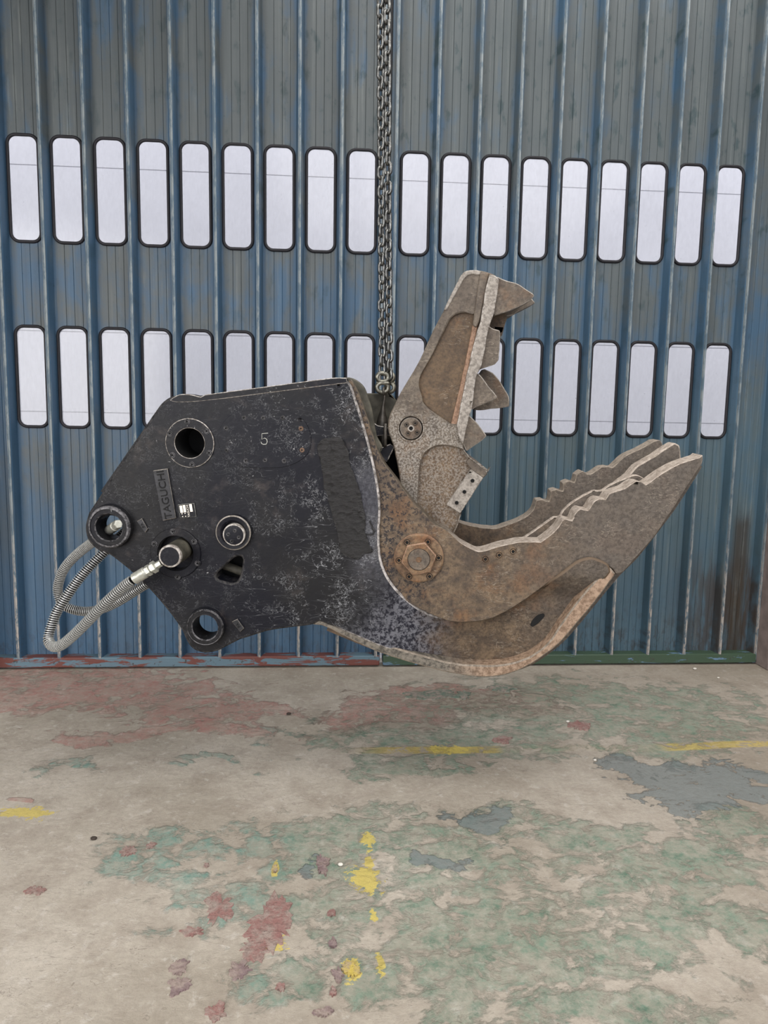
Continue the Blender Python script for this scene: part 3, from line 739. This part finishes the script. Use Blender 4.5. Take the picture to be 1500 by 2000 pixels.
def ribbon(name, pts, n0, n1, th, mat, parent, **props):
    P = smoothpts([(*L2(p[0], p[1], n0), *([1] if len(p) > 2 else [])) for p in pts], .03, False); up = []; dn = []
    for i, p in enumerate(P):
        t = (P[min(i+1, len(P)-1)]-P[max(i-1, 0)]).normalized(); nn = Vector((-t.y, t.x)); up.append(p+nn*th/2); dn.append(p-nn*th/2)
    return slab(name, up+dn[::-1], n0, n1, mat, parent, bevel=0, **props)


ribbon('jaw_floor', [(800, 1040), (860, 1085), (930, 1115), (1010, 1098), (1100, 1050), (1180, 1000), (1260, 962), (1318, 935), (1350, 920)], .088, WD-.05, .03, ['ruspl'], A, label='worn bucket floor between the jaw cheeks')
# middle tooth rail of the tip
mid = [(1226, 930), (1245, 910), (1280, 889), (1308, 870), (1318, 865, 1), (1328, 870, 1), (1330, 886), (1328, 915), (1280, 985), (1220, 985), (1205, 950)]
slab('jaw_tooth', px(mid, .235), .235, .320, ['ruspl', 'jtop'], A, bevel=.007, seg=2, edge_mat=1, wall_mat=1, jitter=.002, label='middle tooth of the lower jaw tip')
# back plate closing the jaw tip and the belly
ribbon('jaw_belly', [(1366, 908), (1335, 958), (1304, 1004), (1240, 1086), (1203, 1123), (1123, 1220), (1090, 1255), (1030, 1296), (957, 1314), (867, 1304), (744, 1268), (640, 1226)], .088, WD-.05, .03, ['ruspl'], A)
# dark stain
slab('paint_scab', px([(1036, 1222), (1040, 1212), (1050, 1202), (1062, 1199), (1063, 1204), (1056, 1212), (1049, 1219), (1040, 1224)], .080, .006), .079, .092, ['dark'], A, bevel=.001)
# ---- cross members of the body
ribbon('top_plate', [(300, 818), (320, 796), (350, 780), (400, 777), (520, 761), (650, 745), (664, 743)], .055, WD-.045, .022, ['olive'], A)
ribbon('body_web', [(200, 962), (250, 890), (300, 818)], .055, WD-.045, .02, ['blk2'], A)
ribbon('body_web', [(470, 1235), (523, 1222), (569, 1214), (620, 1208)], .055, WD-.045, .02, ['blk2'], A)
ribbon('body_web', [(258, 1090), (300, 1125), (380, 1170), (470, 1225)], .12, WD-.10, .02, ['blk2'], A)
slab('nose_plate', px([(640, 741, 1), (682, 737), (700, 745), (712, 758), (719, 778), (726, 800), (735, 850), (745, 880), (700, 900), (650, 800)], .065), .065, .11, ['olive', 'edge'], A, bevel=.004, label='dusty rounded nose plate behind the body edge')
slab('top_shoulder', px([(330, 782, 1), (350, 770.5), (375, 771), (392, 775), (400, 771), (520, 755), (650, 738), (676, 738, 1), (678, 748, 1), (520, 768), (400, 783), (345, 786)], -.003), -.003, .07, ['blk2', 'edge'], A, bevel=.003, edge_mat=1)
slab('lug_plate', px([(707, 768, 1), (748, 768), (760, 767), (771, 778), (784, 800), (790, 860), (735, 850), (715, 810)], .27), .27, .30, ['olive'], A, bevel=.004, label='dusty olive lug plate behind the hook')
slab('gusset', px([(727, 823, 1), (738, 831), (750, 833, 1), (760, 836), (770, 850), (768, 862, 1), (762, 852), (749, 850), (731, 853, 1)], .15), .15, .18, ['blk2', 'edge'], A, bevel=.003, edge_mat=1)
slab('gusset', px([(738, 874, 1), (750, 873), (762, 867), (770, 873, 1), (755, 903, 1), (745, 890)], .14), .14, .17, ['blk2', 'edge'], A, bevel=.003, edge_mat=1)
slab('void_shade_sheet', px([(700, 800), (735, 850), (790, 860), (800, 960), (790, 1000), (700, 1000)], .34), .34, .36, ['dark'], A, bevel=0)  # added near-black sheet, stands for the shade in the void behind the gussets
# ---- bosses, flanges, pins


def bolt(pxy, n, r=4.5, mat='blk2', hole='dark'):
    R = r*K
    return lathe('bolt', L2(pxy[0], pxy[1], n), [(0, n-.0008), (R*.52, n-.0008), (R*.56, n-.004), (R*.78, n-.0045), (R*.85, n-.001), (R*1.08, n-.0008), (R*1.10, n-.002), (R*1.25, n-.002), (R*1.3, n+.003)], [hole, mat, 'wblk' if mat == 'blk2' else mat], A, 14, mi=[0, 0, 2, 2, 0, 2, 2, 2])  # socket and counterbore shade put in as near-black faces


c = L2(371.4, 865.2); f1 = lathe('port_flange', c, [(29.5*K, .20), (29.5*K, -.007), (30.5*K, -.009), (47*K, -.009), (48.5*K, -.006), (49*K, .02), (49*K, .03)], ['blk2', 'edge', 'dark'], A, 48, mi=[2, 1, 0, 1, 0, 0], label='round bolted flange around the large dark port')
lathe('port_bottom', c, [(0, .20), (30*K, .20)], 'dark', A, 24)
for p in [(1078, 217), (1270, 310), (1295, 522), (1127, 637), (935, 545), (910, 333)]: bolt((150+p[0]/5, 780+p[1]/5), -.010)
c = L2(343.5, 1080)
lathe('swivel_flange', c, [(36*K, .05), (36*K, -.007), (37*K, -.009), (50*K, -.009), (51.5*K, -.006), (52*K, .01)], ['blk2', 'edge', 'dark'], A, 48, mi=[2, 0, 0, 0, 0], label='bolted flange round the hydraulic swivel')
lathe('swivel_bottom', c, [(0, .05), (37*K, .05)], 'blk2', A, 24)
for p in [(938, 1290), (1145, 1390), (757, 1410), (985, 1735), (1180, 1600)]: bolt((150+p[0]/5, 780+p[1]/5), -.010)
Af, Bf = L(331.5, 1087, -.14), L(358, 1070, .05); ln = (Bf-Af).length; R = 23.5*K*.957
lathe('swivel_stub', None, [(0, 0), (R*.80, 0), (R*.83, .0), (R*.97, .002), (R, .007), (R, .018), (R*.985, .02), (R*.985, ln)], ['blk2', 'edge', 'olive'], A, 32, mi=[0, 0, 1, 1, 1, 2, 2], axis=(Af, Bf), label='stub pipe of the swivel with worn rim')


def boss(pxy, ro, ri, dep=.07, out=.045):
    c = L2(pxy[0], pxy[1], -out)
    return lathe('pin_boss', c, [(ri*K, dep), (ri*K, -out+.006), ((ri+2)*K, -out), ((ri+9)*K, -out), ((ri+10)*K, -out-.004), ((ro-2.5)*K, -out-.002), (ro*K, -out+.010), ((ro+.5)*K, -.004), ((ro+3)*K, .004), ((ro+3)*K, dep)],
                 ['blk2', 'wblk'], A, 48, closed=True, mi=[0, 1, 0, 0, 1, 1, 0, 0, 0, 0], label='thick round pin boss')


boss((212, 1030), 43, 27); boss((400, 1226), 37.5, 26)
c = L2(455, 1041, -.03)
lathe('pin_boss', c, [(22*K, -.02), (26*K, -.028), (33*K, -.030), (35.5*K, -.024), (36*K, .002)], ['blk2', 'ridge'], A, 40, mi=[0, 0, 1, 0], label='stepped pin cover with four bolts')
c = L2(456.5, 1045, -.045)
lathe('pin_cap', c, [(0, -.045), (19.5*K, -.045), (22*K, -.043), (22.5*K, -.02)], ['blk2', 'edge'], A, 30, mi=[0, 1, 1])
for p in [(1362, 1122), (1320, 1145), (1388, 1165), (1343, 1190)]: bolt((50+p[0]/3.333, 700+p[1]/3.333), -.046, 3)
# slot with a rod behind
slab('slot_back', px([(415, 1080), (485, 1080), (485, 1145), (415, 1145)], .14), .14, .15, 'dark', A, bevel=0)  # near-black sheet painting the shaded body interior seen through the slot
sweep('inner_rod', [L(438, 1104, .10), L(482, 1120, .10)], .020, 'olive', A, 14)
# flush access cover
cov = [(470, 803), (552, 803), (590, 818), (606, 848), (604, 880), (585, 900), (552, 912), (480, 912), (447, 900), (428, 870), (426, 845), (445, 815)]
bx = [(477, 816), (514, 816), (552, 816), (588, 837), (590, 879), (555, 900), (518, 899), (480, 900), (443, 879), (441.6, 836.5)]
slab('access_cover', px(cov, -.0035), -.0042, .01, ['black', 'edge'], A, grid=.03, bevel=.0008, label='flush oval access cover with ten bolts and a chalked 5')
for p in bx: bolt(p, -.0042, 3.6, 'blk2' if p[0] < 580 else 'orange')
# chalk 5
five = [(523.5, 846), (511.5, 847), (511.5, 858), (517, 855.5), (521, 858), (522, 863), (520, 867.5), (514.5, 868), (510.5, 866), (510.5, 863)]
sweep('chalk_number', [L(p[0], p[1], -.0045) for p in five], .0016, 'chalk', A, 5)
# raised name bar
nb = [(299, 919, 1), (327, 915, 1), (344, 1012, 1), (318, 1017, 1)]
slab('name_bar', px(nb, -.012, .5), -.014, .004, ['barp', 'ridge'], A, bevel=.0025, edge_mat=1, label='raised bar with TAGUCHI lettering')
a, b = Vector(L2(331, 1010, -.012)), Vector(L2(314, 919, -.012)); dr = (b-a).normalized(); up = Vector((-dr.y, dr.x))
cc = Vector(L2(321.6, 966, -.014)); le = lettering('TAGUCHI', cc, up, .046, -.0155, 'dark', A, ext=.0016, sx=1.10)
# rating plate
rp = [(347.5, 985.5), (379, 983), (383.5, 1009), (352, 1012)]
slab('rating_plate', px([(*p, 1) for p in rp], -.006, .5), -.0065, .0, ['blk2', 'chalk'], A, bevel=.0008, edge_mat=1, label='small rating plate with white print fields')
ex = (Vector(rp[1])-Vector(rp[0])); ey = (Vector(rp[3])-Vector(rp[0]))


def rpt(u, v): q = Vector(rp[0])+ex*u+ey*v; return (q.x, q.y, 1)


for (u0, u1, v0, v1) in [(.07, .235, .09, .62), (.275, .43, .07, .60), (.68, .84, .04, .60)]:
    slab('print_field', px([rpt(u0, v0), rpt(u1, v0), rpt(u1, v1), rpt(u0, v1)], -.0085, .5), -.0082, -.006, 'white', A, bevel=0)
for (u, v) in [(.15, .70), (.16, .90), (.34, .68), (.35, .90)]:
    slab('print_field', px([rpt(u-.03, v-.03), rpt(u+.03, v-.03), rpt(u+.03, v+.03), rpt(u-.03, v+.03)], -.0085, .5), -.0082, -.006, 'white', A, bevel=0)
lettering('TAGUCHI', Vector(L2(*rpt(.56, .52)[:2], -.008)), up, .0135, -.0082, 'white', A, ext=.0004, sx=.95)
for q, s in (([(267.5, 1018, 1), (277, 1012.5, 1), (288.5, 1033, 1), (283.5, 1040.5, 1)], 1), ([(453, 1214, 1), (463.5, 1209, 1), (476.5, 1227, 1), (469, 1234, 1)], 2)):
    slab('tag_block', px(q, -.009, .5), -.011, .004, ['barp', 'ridge'], A, bevel=.0015, edge_mat=1, label='small raised stamped tag')
    m = [sum(p[i] for p in q)/4 for i in (0, 1)]; dq = Vector(L2(*q[0][:2]))-Vector(L2(*q[3][:2])); dq.normalize()
    lettering('PA', Vector(L2(m[0], m[1], -.010)), Vector((-dq.y, dq.x)), .020, -.0118, 'dark', A, ext=.0006)
# welded crust
wp = [(623, 864), (626, 907), (635, 955), (643, 989), (656, 1030), (665, 1074), (681, 1088), (700, 1090), (712, 1082), (729, 1076), (722, 1062), (712, 1040), (714, 1010), (703, 962), (690, 922), (681, 887), (667, 857), (642, 855)]


def weld_h(x, z):
    s = math.sin((z*1.0-x*.12)*2*math.pi/.034+5*noise.noise(Vector((x*14, z*14, 0))))
    return -.004-.007*abs(noise.noise(Vector((x*70, z*70, 4))))-.0008*s-.013*max(0, noise.noise(Vector((x*58, z*74, 9))))


slab('weld_patch', px(wp, -.004, .008), 0, .01, 'weld', A, grid=.0062, hfun=weld_h, bevel=0, jitter=.010, smooth=60, label='rough dark overlay weld patch with glossy beads')
sweep('weld_bead', [L(722, 1017, -.002), L(731, 1040, -.004), L(727, 1044, -.004), L(712, 1043, -.003)], .0035, 'weld', A, 6)
# main pivot pin
c = L2(818, 1091, .0); R = 50*K
lathe('pivot_flange', c, [(R*.45, .005), (R*.93, .003), (R*.98, .006), (R, .013), (R, .03), (R*1.02, .034)], ['flange', 'orange', 'dark'], A, 52, mi=[0, 0, 1, 0, 2], label='round rusty pivot flange with six bolts')
R6 = 36*K; hexp = circ(L2(818, 1092, -.02), R6, 6, math.radians(12))
slab('pivot_nut', hexp, -.020, .01, ['flange', 'orange'], A, bevel=.005, seg=2, edge_mat=1, smooth=25, label='large hexagon pivot nut')
lathe('pivot_pin', L2(818, 1093, -.02), [(0, -.005), (6*K, -.005), (6*K, -.023), (20.5*K, -.024), (21.5*K, -.022), (21.5*K, -.0205), (22.5*K, -.0205)], ['dark', 'jaw'], A, 32, mi=[0, 0, 1, 1, 0, 0])
for p in [(165, 238), (287, 235), (350, 328), (297, 437), (177, 438), (117, 343)]: bolt((740+p[0]/3, 980+p[1]/3), .002, 6, 'flange')
for p in [(948, 1092), (975, 1084), (1002, 1077)]: bolt(p, .020, 6.0, 'flange')
# ---- upper jaw
J = .11; JB = .42
uj = [(912, 529), (901, 537), (868, 604), (845, 648), (819, 705), (782, 768), (768, 796), (760, 815), (758, 838), (763, 855), (769, 872), (773, 892), (778, 917), (782, 945), (786, 985), (800, 1040), (830, 1080), (868, 1070), (893, 1030), (899, 1009), (902, 994, 1), (943, 935, 1), (952, 923), (951, 918, 1), (917, 892, 1), (908, 880, 1), (905, 868), (914, 815), (921, 790), (930, 735), (941, 715), (951, 656), (964, 612), (973, 546), (968, 538), (954, 532), (933, 528)]
up_pocket = [(876, 630), (886, 617), (902, 611), (918, 612), (926, 616, 1), (926, 630), (908, 730), (889, 827, 1), (880, 827, 1), (842, 801), (827, 786), (819, 765), (817, 749), (821, 734), (845, 692)]
lo_pocket = [(816, 985), (818, 950), (820, 916), (827, 890), (840, 877), (860, 870), (886, 873), (905, 880, 1), (916, 895, 1), (950, 918), (948, 930), (905, 990), (893, 1030), (868, 1068), (830, 1075), (818, 1030)]
JO = px(uj, J)
up_hole = [(876, 630), (886, 617), (902, 611), (918, 612), (938, 618, 1), (937, 630), (918, 730), (895, 829, 1), (880, 827, 1), (842, 801), (827, 786), (819, 765), (817, 749), (821, 734), (845, 692)]
hs = [px(up_hole, J), circ(L2(802.7, 836.6, J), 24.5*K, 28)]
slab('upper_jaw', JO, J, J+.022, ['jawl', 'jaw'], A, holes=hs+[px(lo_pocket[:-4]+[(880, 1045), (830, 1060), (818, 1030)], J)], grid=.03, hfun=lambda x, z: .6*dents(x, z), bevel=.005, seg=2, edge_mat=1, jitter=.001, label='raised grey-brown frame of the upper jaw')
core = slab('jaw_core', [Vector(p)*1.0 for p in JO], J+.02, JB, ['pocketl', 'jaw'], A, bevel=.006, edge_mat=1, jitter=.001, label='rust-brown core of the upper jaw showing in its pockets')
slab('pocket_skin', px([(p[0]+(1 if p[0] < 850 else -1), *p[1:]) for p in up_pocket], J+.018), J+.018, J+.021, ['pocket'], A, bevel=0)
slab('upper_arm_skin', px([(910, 534), (902, 540), (870, 605), (847, 649), (823, 705), (788, 767), (800, 786), (825, 786), (818, 752), (822, 732), (845, 690), (874, 628), (886, 614), (903, 608), (927, 612), (936, 575), (944, 537), (930, 532)], J-.001), J-.0015, J+.01, ['jaw', 'ridge'], A, grid=.04, bevel=.001, hfun=lambda x, z: .6*dents(x, z))
slab('rubbed_strip', px([(926, 622, 1), (936, 625, 1), (916, 715), (893, 829, 1), (881, 829, 1), (903, 735)], J+.006), J+.006, J+.03, ['orange'], A, bevel=.003, jitter=.001, label='orange rubbed strip beside the jaw ridge')
slab('jaw_ridge', px([(956, 536, 1), (966, 538), (974, 546), (970, 580), (964, 612), (951, 656), (941, 712), (930, 735), (922, 795), (914, 822), (905, 868, 1), (896, 850), (893, 829, 1), (905, 768), (920, 697), (932, 648), (940, 622), (947, 575)], J-.026), J-.026, J+.03, ['ridge', 'edge'], A, grid=.02, hfun=lambda x, z: .004*noise.noise(Vector((x*40, z*40, 0))), bevel=.005, seg=2, edge_mat=1, jitter=.003, label='hammered ridge along the biting edge')
slab('jaw_crest', px([(938, 532, 1), (955, 533, 1), (947, 575), (938, 622), (930, 640), (924, 636), (926, 614), (932, 570)], J-.010), J-.010, J+.02, ['jaw'], A, bevel=.005, seg=2, jitter=.001)
slab('jaw_crest', px([(901, 537), (912, 528.5), (933, 527.5), (940, 530), (938, 537), (926, 536), (914, 538), (906, 546), (872, 606), (867, 605)], J-.006), J-.006, J+.02, ['ridge'], A, bevel=.004, seg=2)


def tooth(pts, n0, n1, name='jaw_tooth', mats=('jaw', 'ridge'), lab=None, j=.002):
    o = slab(name, px(pts, n0), n0, n1, list(mats), A, grid=0, bevel=.004, seg=1, edge_mat=1, jitter=j)
    if lab: o['label'] = lab
    return o


tooth([(971, 540, 1), (993, 549), (1013, 555), (1029, 566), (1040, 573), (1044, 577, 1), (1036, 587), (1005, 603), (966, 616, 1), (958, 600)], J-.005, J+.13, lab='pointed beak tooth at the upper jaw tip', j=.003)
tooth([(975, 550, 1), (1010, 560), (1040, 585), (1046, 592, 1), (1020, 604), (1000, 616), (985, 618), (966, 622)], J+.17, JB, j=.004)
tooth([(955, 600), (985, 610), (990, 620), (982, 648), (975, 660), (950, 655)], J+.10, JB-.05, mats=('pocket', 'jaw'), j=.004)
tooth([(952, 633, 1), (960, 640), (976, 645, 1), (977, 658), (974, 703), (967, 711), (938, 722, 1), (935, 700)], J+.0, J+.16, lab='square tooth below the beak')
tooth([(933, 728, 1), (940, 735), (955, 755), (972, 775.5, 1), (966, 780), (928, 796), (917, 802, 1), (912, 780)], J+.0, J+.12, lab='triangular tooth at mid height')
tooth([(945, 720, 1), (962, 728), (975, 743), (988, 763), (994, 775), (995, 794, 1), (965, 798), (925, 800), (915, 770)], J+.17, JB-.02, j=.003)
tooth([(914, 808, 1), (930, 824), (951, 851.5, 1), (942, 860), (911, 882, 1), (900, 850)], J+.004, J+.16, lab='lower triangular tooth above the blade')
slab('cutting_blade', px([(920, 916.5, 1), (944, 933.5, 1), (899, 1003, 1), (872, 986, 1)], J-.004), J-.004, J+.06, ['ridge', 'edge'], A, bevel=.003, seg=2, label='bolted grey cutting blade')
for p in [(922.8, 939), (907, 960.6), (892, 982)]: bolt(p, J-.006, 3.0, 'dark')
slab('blade_seat', px([(917, 895, 1), (951, 918, 1), (952, 926, 1), (944, 934, 1), (920, 917, 1), (910, 902)], J+.002), J+.002, J+.05, ['jaw', 'ridge'], A, bevel=.003)
c = L2(802.7, 836.6, J)
lathe('cylinder_pin', c, [(0, J+.008), (3.8*K, J+.008), (4*K, J-.001), (6.5*K, J-.001), (7*K, J+.001), (20.5*K, J+.001), (21.8*K, J+.004), (22*K, J+.02), (25*K, J+.02)], ['dark', 'jaw', 'ridge'], A, 40, mi=[0, 0, 2, 2, 1, 2, 0, 0], label='round pin cap with four holes in the upper jaw')
lathe('pin_collar', c, [(24.3*K, J+.01), (24.3*K, J-.003), (27*K, J-.004), (28.5*K, J+.002)], ['jawl'], A, 40)
for dx, dy in [(8.5, -10), (-9, -7), (-6, 9.5), (12.5, 8)]: bolt((802.7+dx*.95, 836.6+dy), J-.0005, 4.2, 'jaw', 'dark')
# ---- hoses


def bez(pts, step=.0015):
    P = [L(*p) for p in pts]; out = []; n = len(P)
    for i in range(n-1):
        p0 = P[max(i-1, 0)]; p1 = P[i]; p2 = P[i+1]; p3 = P[min(i+2, n-1)]; k = max(2, int((p2-p1).length/.004))
        for j in range(k):
            t = j/k; out.append(.5*((2*p1)+(p2-p0)*t+(2*p0-5*p1+4*p2-p3)*t*t+(3*p1-p0-3*p2+p3)*t**3))
    out.append(P[-1]); return out


def hose(pts, r, pitch, lab):
    C = bez(pts); H = sweep('hydraulic_hose', C, r*.76, 'rubber', A, 14, label=lab)
    # arc-length parametrised helix of flat spring steel
    s = [0]
    for a, b in zip(C, C[1:]): s.append(s[-1]+(b-a).length)
    T = [((C[min(i+1, len(C)-1)]-C[max(i-1, 0)]).normalized()) for i in range(len(C))]
    U = []; u = T[0].orthogonal().normalized()
    for t in T: u = (u-t*u.dot(t)).normalized(); U.append(u.copy())
    tot = s[-1]; turns = tot/pitch; n = int(turns*14); hp = []; idx = 0
    for k in range(n+1):
        q = tot*k/n
        while idx < len(s)-2 and s[idx+1] < q: idx += 1
        f = (q-s[idx])/max(1e-9, s[idx+1]-s[idx]); c = C[idx].lerp(C[idx+1], f); t = T[idx].lerp(T[idx+1], f).normalized(); uu = U[idx].lerp(U[idx+1], f); uu = (uu-t*uu.dot(t)).normalized(); w = t.cross(uu)
        a = 2*math.pi*q/pitch; hp.append((c, uu*math.cos(a)+w*math.sin(a), t))
    v = []; fcs = []
    for (c, d, t) in hp:
        v += [c+d*(r*.76)-t*pitch*.19, c+d*r-t*pitch*.13, c+d*r+t*pitch*.13, c+d*(r*.76)+t*pitch*.19]
    for k in range(len(hp)-1):
        for j in range(3): fcs.append((4*k+j, 4*k+j+1, 4*k+j+5, 4*k+j+4))
    pydata('coil_guard', v, fcs, 'coil', H, 70); return H


HA = [(258, 1134, -.115), (238, 1149, -.11), (200, 1184, -.105), (163, 1222, -.09), (138, 1246, -.07), (118, 1261, -.05), (103, 1262, -.03), (95, 1250, -.01), (99, 1228, .01), (111, 1195, .035), (130, 1165, .06), (155, 1130, .09), (180, 1102, .12), (205, 1077, .15), (232, 1048, .18), (262, 1022, .21)]
HB = [(206, 1041, .10), (190, 1053, .12), (170, 1067, .15), (148, 1085, .17), (128, 1107, .18), (117, 1130, .185), (113, 1155, .19), (121, 1178, .19), (138, 1189, .195), (163, 1194, .2), (188, 1192, .2), (213, 1184, .2), (238, 1171, .2), (263, 1155, .2), (295, 1135, .2), (330, 1110, .2)]
hA = hose(HA, 11.0*K, .0108, 'front hydraulic hose in steel spring guard')
hB = hose(HB, 10.6*K, .0100, 'rear hydraulic hose in steel spring guard')
# hose end on the swivel: ferrule, hex nuts, elbow
a1, b1 = L(262, 1131, -.118), L(325, 1093, -.125); d1 = (b1-a1).normalized(); r1 = 11.5*K
lathe('hose_ferrule', None, [(r1*.8, 0), (r1, .002), (r1, .062), (r1*.86, .066), (r1*.8, .072)], 'silver', A, 20, axis=(a1, b1))
lathe('hose_nut', None, [(r1*.6, .070), (r1*.98, .072), (r1*.98, .090), (r1*.70, .093), (r1*.70, .098), (r1*1.05, .100), (r1*1.05, .120), (r1*.6, .124), (r1*.6, .15)], 'silver', A, 6, axis=(a1, b1), smooth=20)
# hexagonal plug showing in the upper left boss
a2, b2 = L(231.5, 1023, -.055), L(207, 1040, .085); r2 = 9.3*K
lathe('hose_fitting', None, [(0, 0), (r2*.9, 0), (r2*1.0, .004), (r2*1.0, .045)], 'silver', A, 6, axis=(a2, b2), smooth=20, label='silver hexagon hose end inside the boss')
lathe('hose_ferrule', None, [(r2*.8, .044), (r2*.88, .048), (r2*1.05, .05), (r2*1.1, .14), (r2*.9, .15)], 'silver', A, 20, axis=(a2, b2))
# ------------------------------------------------------------------ chain, coupling and hook
CH = empty('lifting_chain', AM, label='double strand grey steel lifting chain with coupling link and hook holding the crusher', category='chain')
CN = .215; kk = (3.2+CN)/F
pit = .0408; d_ = .0072


def link_mesh():
    R = .0132; h = pit/2-R+d_*1.0; pts = []
    for i in range(9): a = math.pi*i/8; pts.append(Vector((R*math.cos(a), 0, h-.003+R*math.sin(a))))
    for i in range(9): a = math.pi+math.pi*i/8; pts.append(Vector((R*math.cos(a), 0, -h+.003+R*math.sin(a))))
    v, f = sweep_data(pts, d_, 8, True); me = bpy.data.meshes.new('chain_link'); me.from_pydata([tuple(q) for q in v], [], f); me.materials.append(M['steel'])
    me.polygons.foreach_set('use_smooth', [True]*len(me.polygons)); return me


LM = link_mesh()
top_z = 4.62
for s, (xt, xb, off, rot) in enumerate([(742.5, 746.5, 0, 40), (755.5, 760.5, .45, -38)]):
    P0 = L(xb, 742, CN); P1 = L(xt, 0, CN); d = (P1-P0).normalized(); tot = 1.0*(P1-P0).length; n = int(tot/pit)+36
    # last link just under the hoist beam
    for k in range(n):
        q = P0+d*(pit*(k+off+.2)); wz = (AM @ q).z
        if wz > top_z: break
        o = bpy.data.objects.new('chain_link', LM); COL.objects.link(o); o.parent = CH
        tw = math.radians(rot+90*(k % 2)+14*noise.noise(Vector((k*.21, s*5, 0)))*4)
        o.matrix_basis = Matrix.Translation(q) @ Vector((0, 0, 1)).rotation_difference(d).to_matrix().to_4x4() @ Matrix.Rotation(tw, 4, 'Z')


def ring(name, c, rx, rz, r, rot, mat, n=22):
    pts = [Vector((rx*math.cos(2*math.pi*i/n), 0, rz*math.sin(2*math.pi*i/n))) for i in range(n)]; m = Matrix.Rotation(rot, 3, 'Z')
    sweep(name, [Vector(c)+m @ p for p in pts], r, mat, CH, 9, True)


cst = 'silverish'; M['cst'] = m_plain('coupling_steel', sc((120, 118, 108)), .34, .8, .4, 40)
ring('coupling_link', L(747.5, 737, CN-.005), .026, .020, .0105, math.radians(12), 'cst'); ring('coupling_link', L(761, 737, CN+.015), .022, .020, .0095, math.radians(-30), 'cst')
ring('coupling_link', L(747, 757, CN-.005), .027, .022, .0105, math.radians(12), 'cst'); ring('coupling_link', L(762, 757, CN+.015), .022, .020, .0095, math.radians(-30), 'cst')
for xx, n_, w in ((747.5, CN-.006, .030), (762, CN+.014, .024)):
    v0 = L(xx, 748, n_); sweep('coupling_pin', [v0-Vector((w, 0, 0)), v0-Vector((w*.9, 0, 0)), v0+Vector((w*.9, 0, 0)), v0+Vector((w, 0, 0))], [.006, .0085, .0085, .006], 'cst', CH, 12)
hk = [(749.5, 762, CN-.002), (751, 775, CN), (748.5, 795, CN+.004), (746.5, 820, CN+.012), (747.5, 850, CN+.01), (750, 872, CN-.02), (751.5, 874, CN-.055), (752, 866, CN-.085), (752.6, 845, CN-.092), (753.2, 827, CN-.092)]
HP = bez([p for p in hk]); nH = len(HP)
rr = []
for i in range(nH):
    t = i/(nH-1); rr.append(.0055+.0235*math.exp(-((t-.40)/.17)**2) if t < .75 else .0088)
rr[-1] = .004; rr[-2] = .0075
sweep('hook', HP, rr, 'steeld', CH, 12, label='dark steel hook passed through the lug')
ring('hook_eye', L(750, 764, CN), .014, .016, .006, math.radians(80), 'steeld')
# hoist beam that carries the chain
bx_, by_ = (AM @ (L(748, -200, CN))).x, (AM @ L(748, -200, CN)).y
tp = AM @ (L(746.5, 742, CN)+(L(742.5, 0, CN)-L(746.5, 742, CN)).normalized()*1.6)
HB_ = empty('hoist_beam', Matrix.Translation((0, 0, 0)), kind='structure')
box('beam_web', (-7.2, 7.0, tp.y+.0, tp.y+.02, 4.68, 5.02), 'pillar', HB_)
box('beam_flange', (-7.2, 7.0, tp.y-.09, tp.y+.11, 4.63, 4.68), 'pillar', HB_)
box('beam_flange', (-7.2, 7.0, tp.y-.09, tp.y+.11, 5.02, 5.06), 'pillar', HB_)
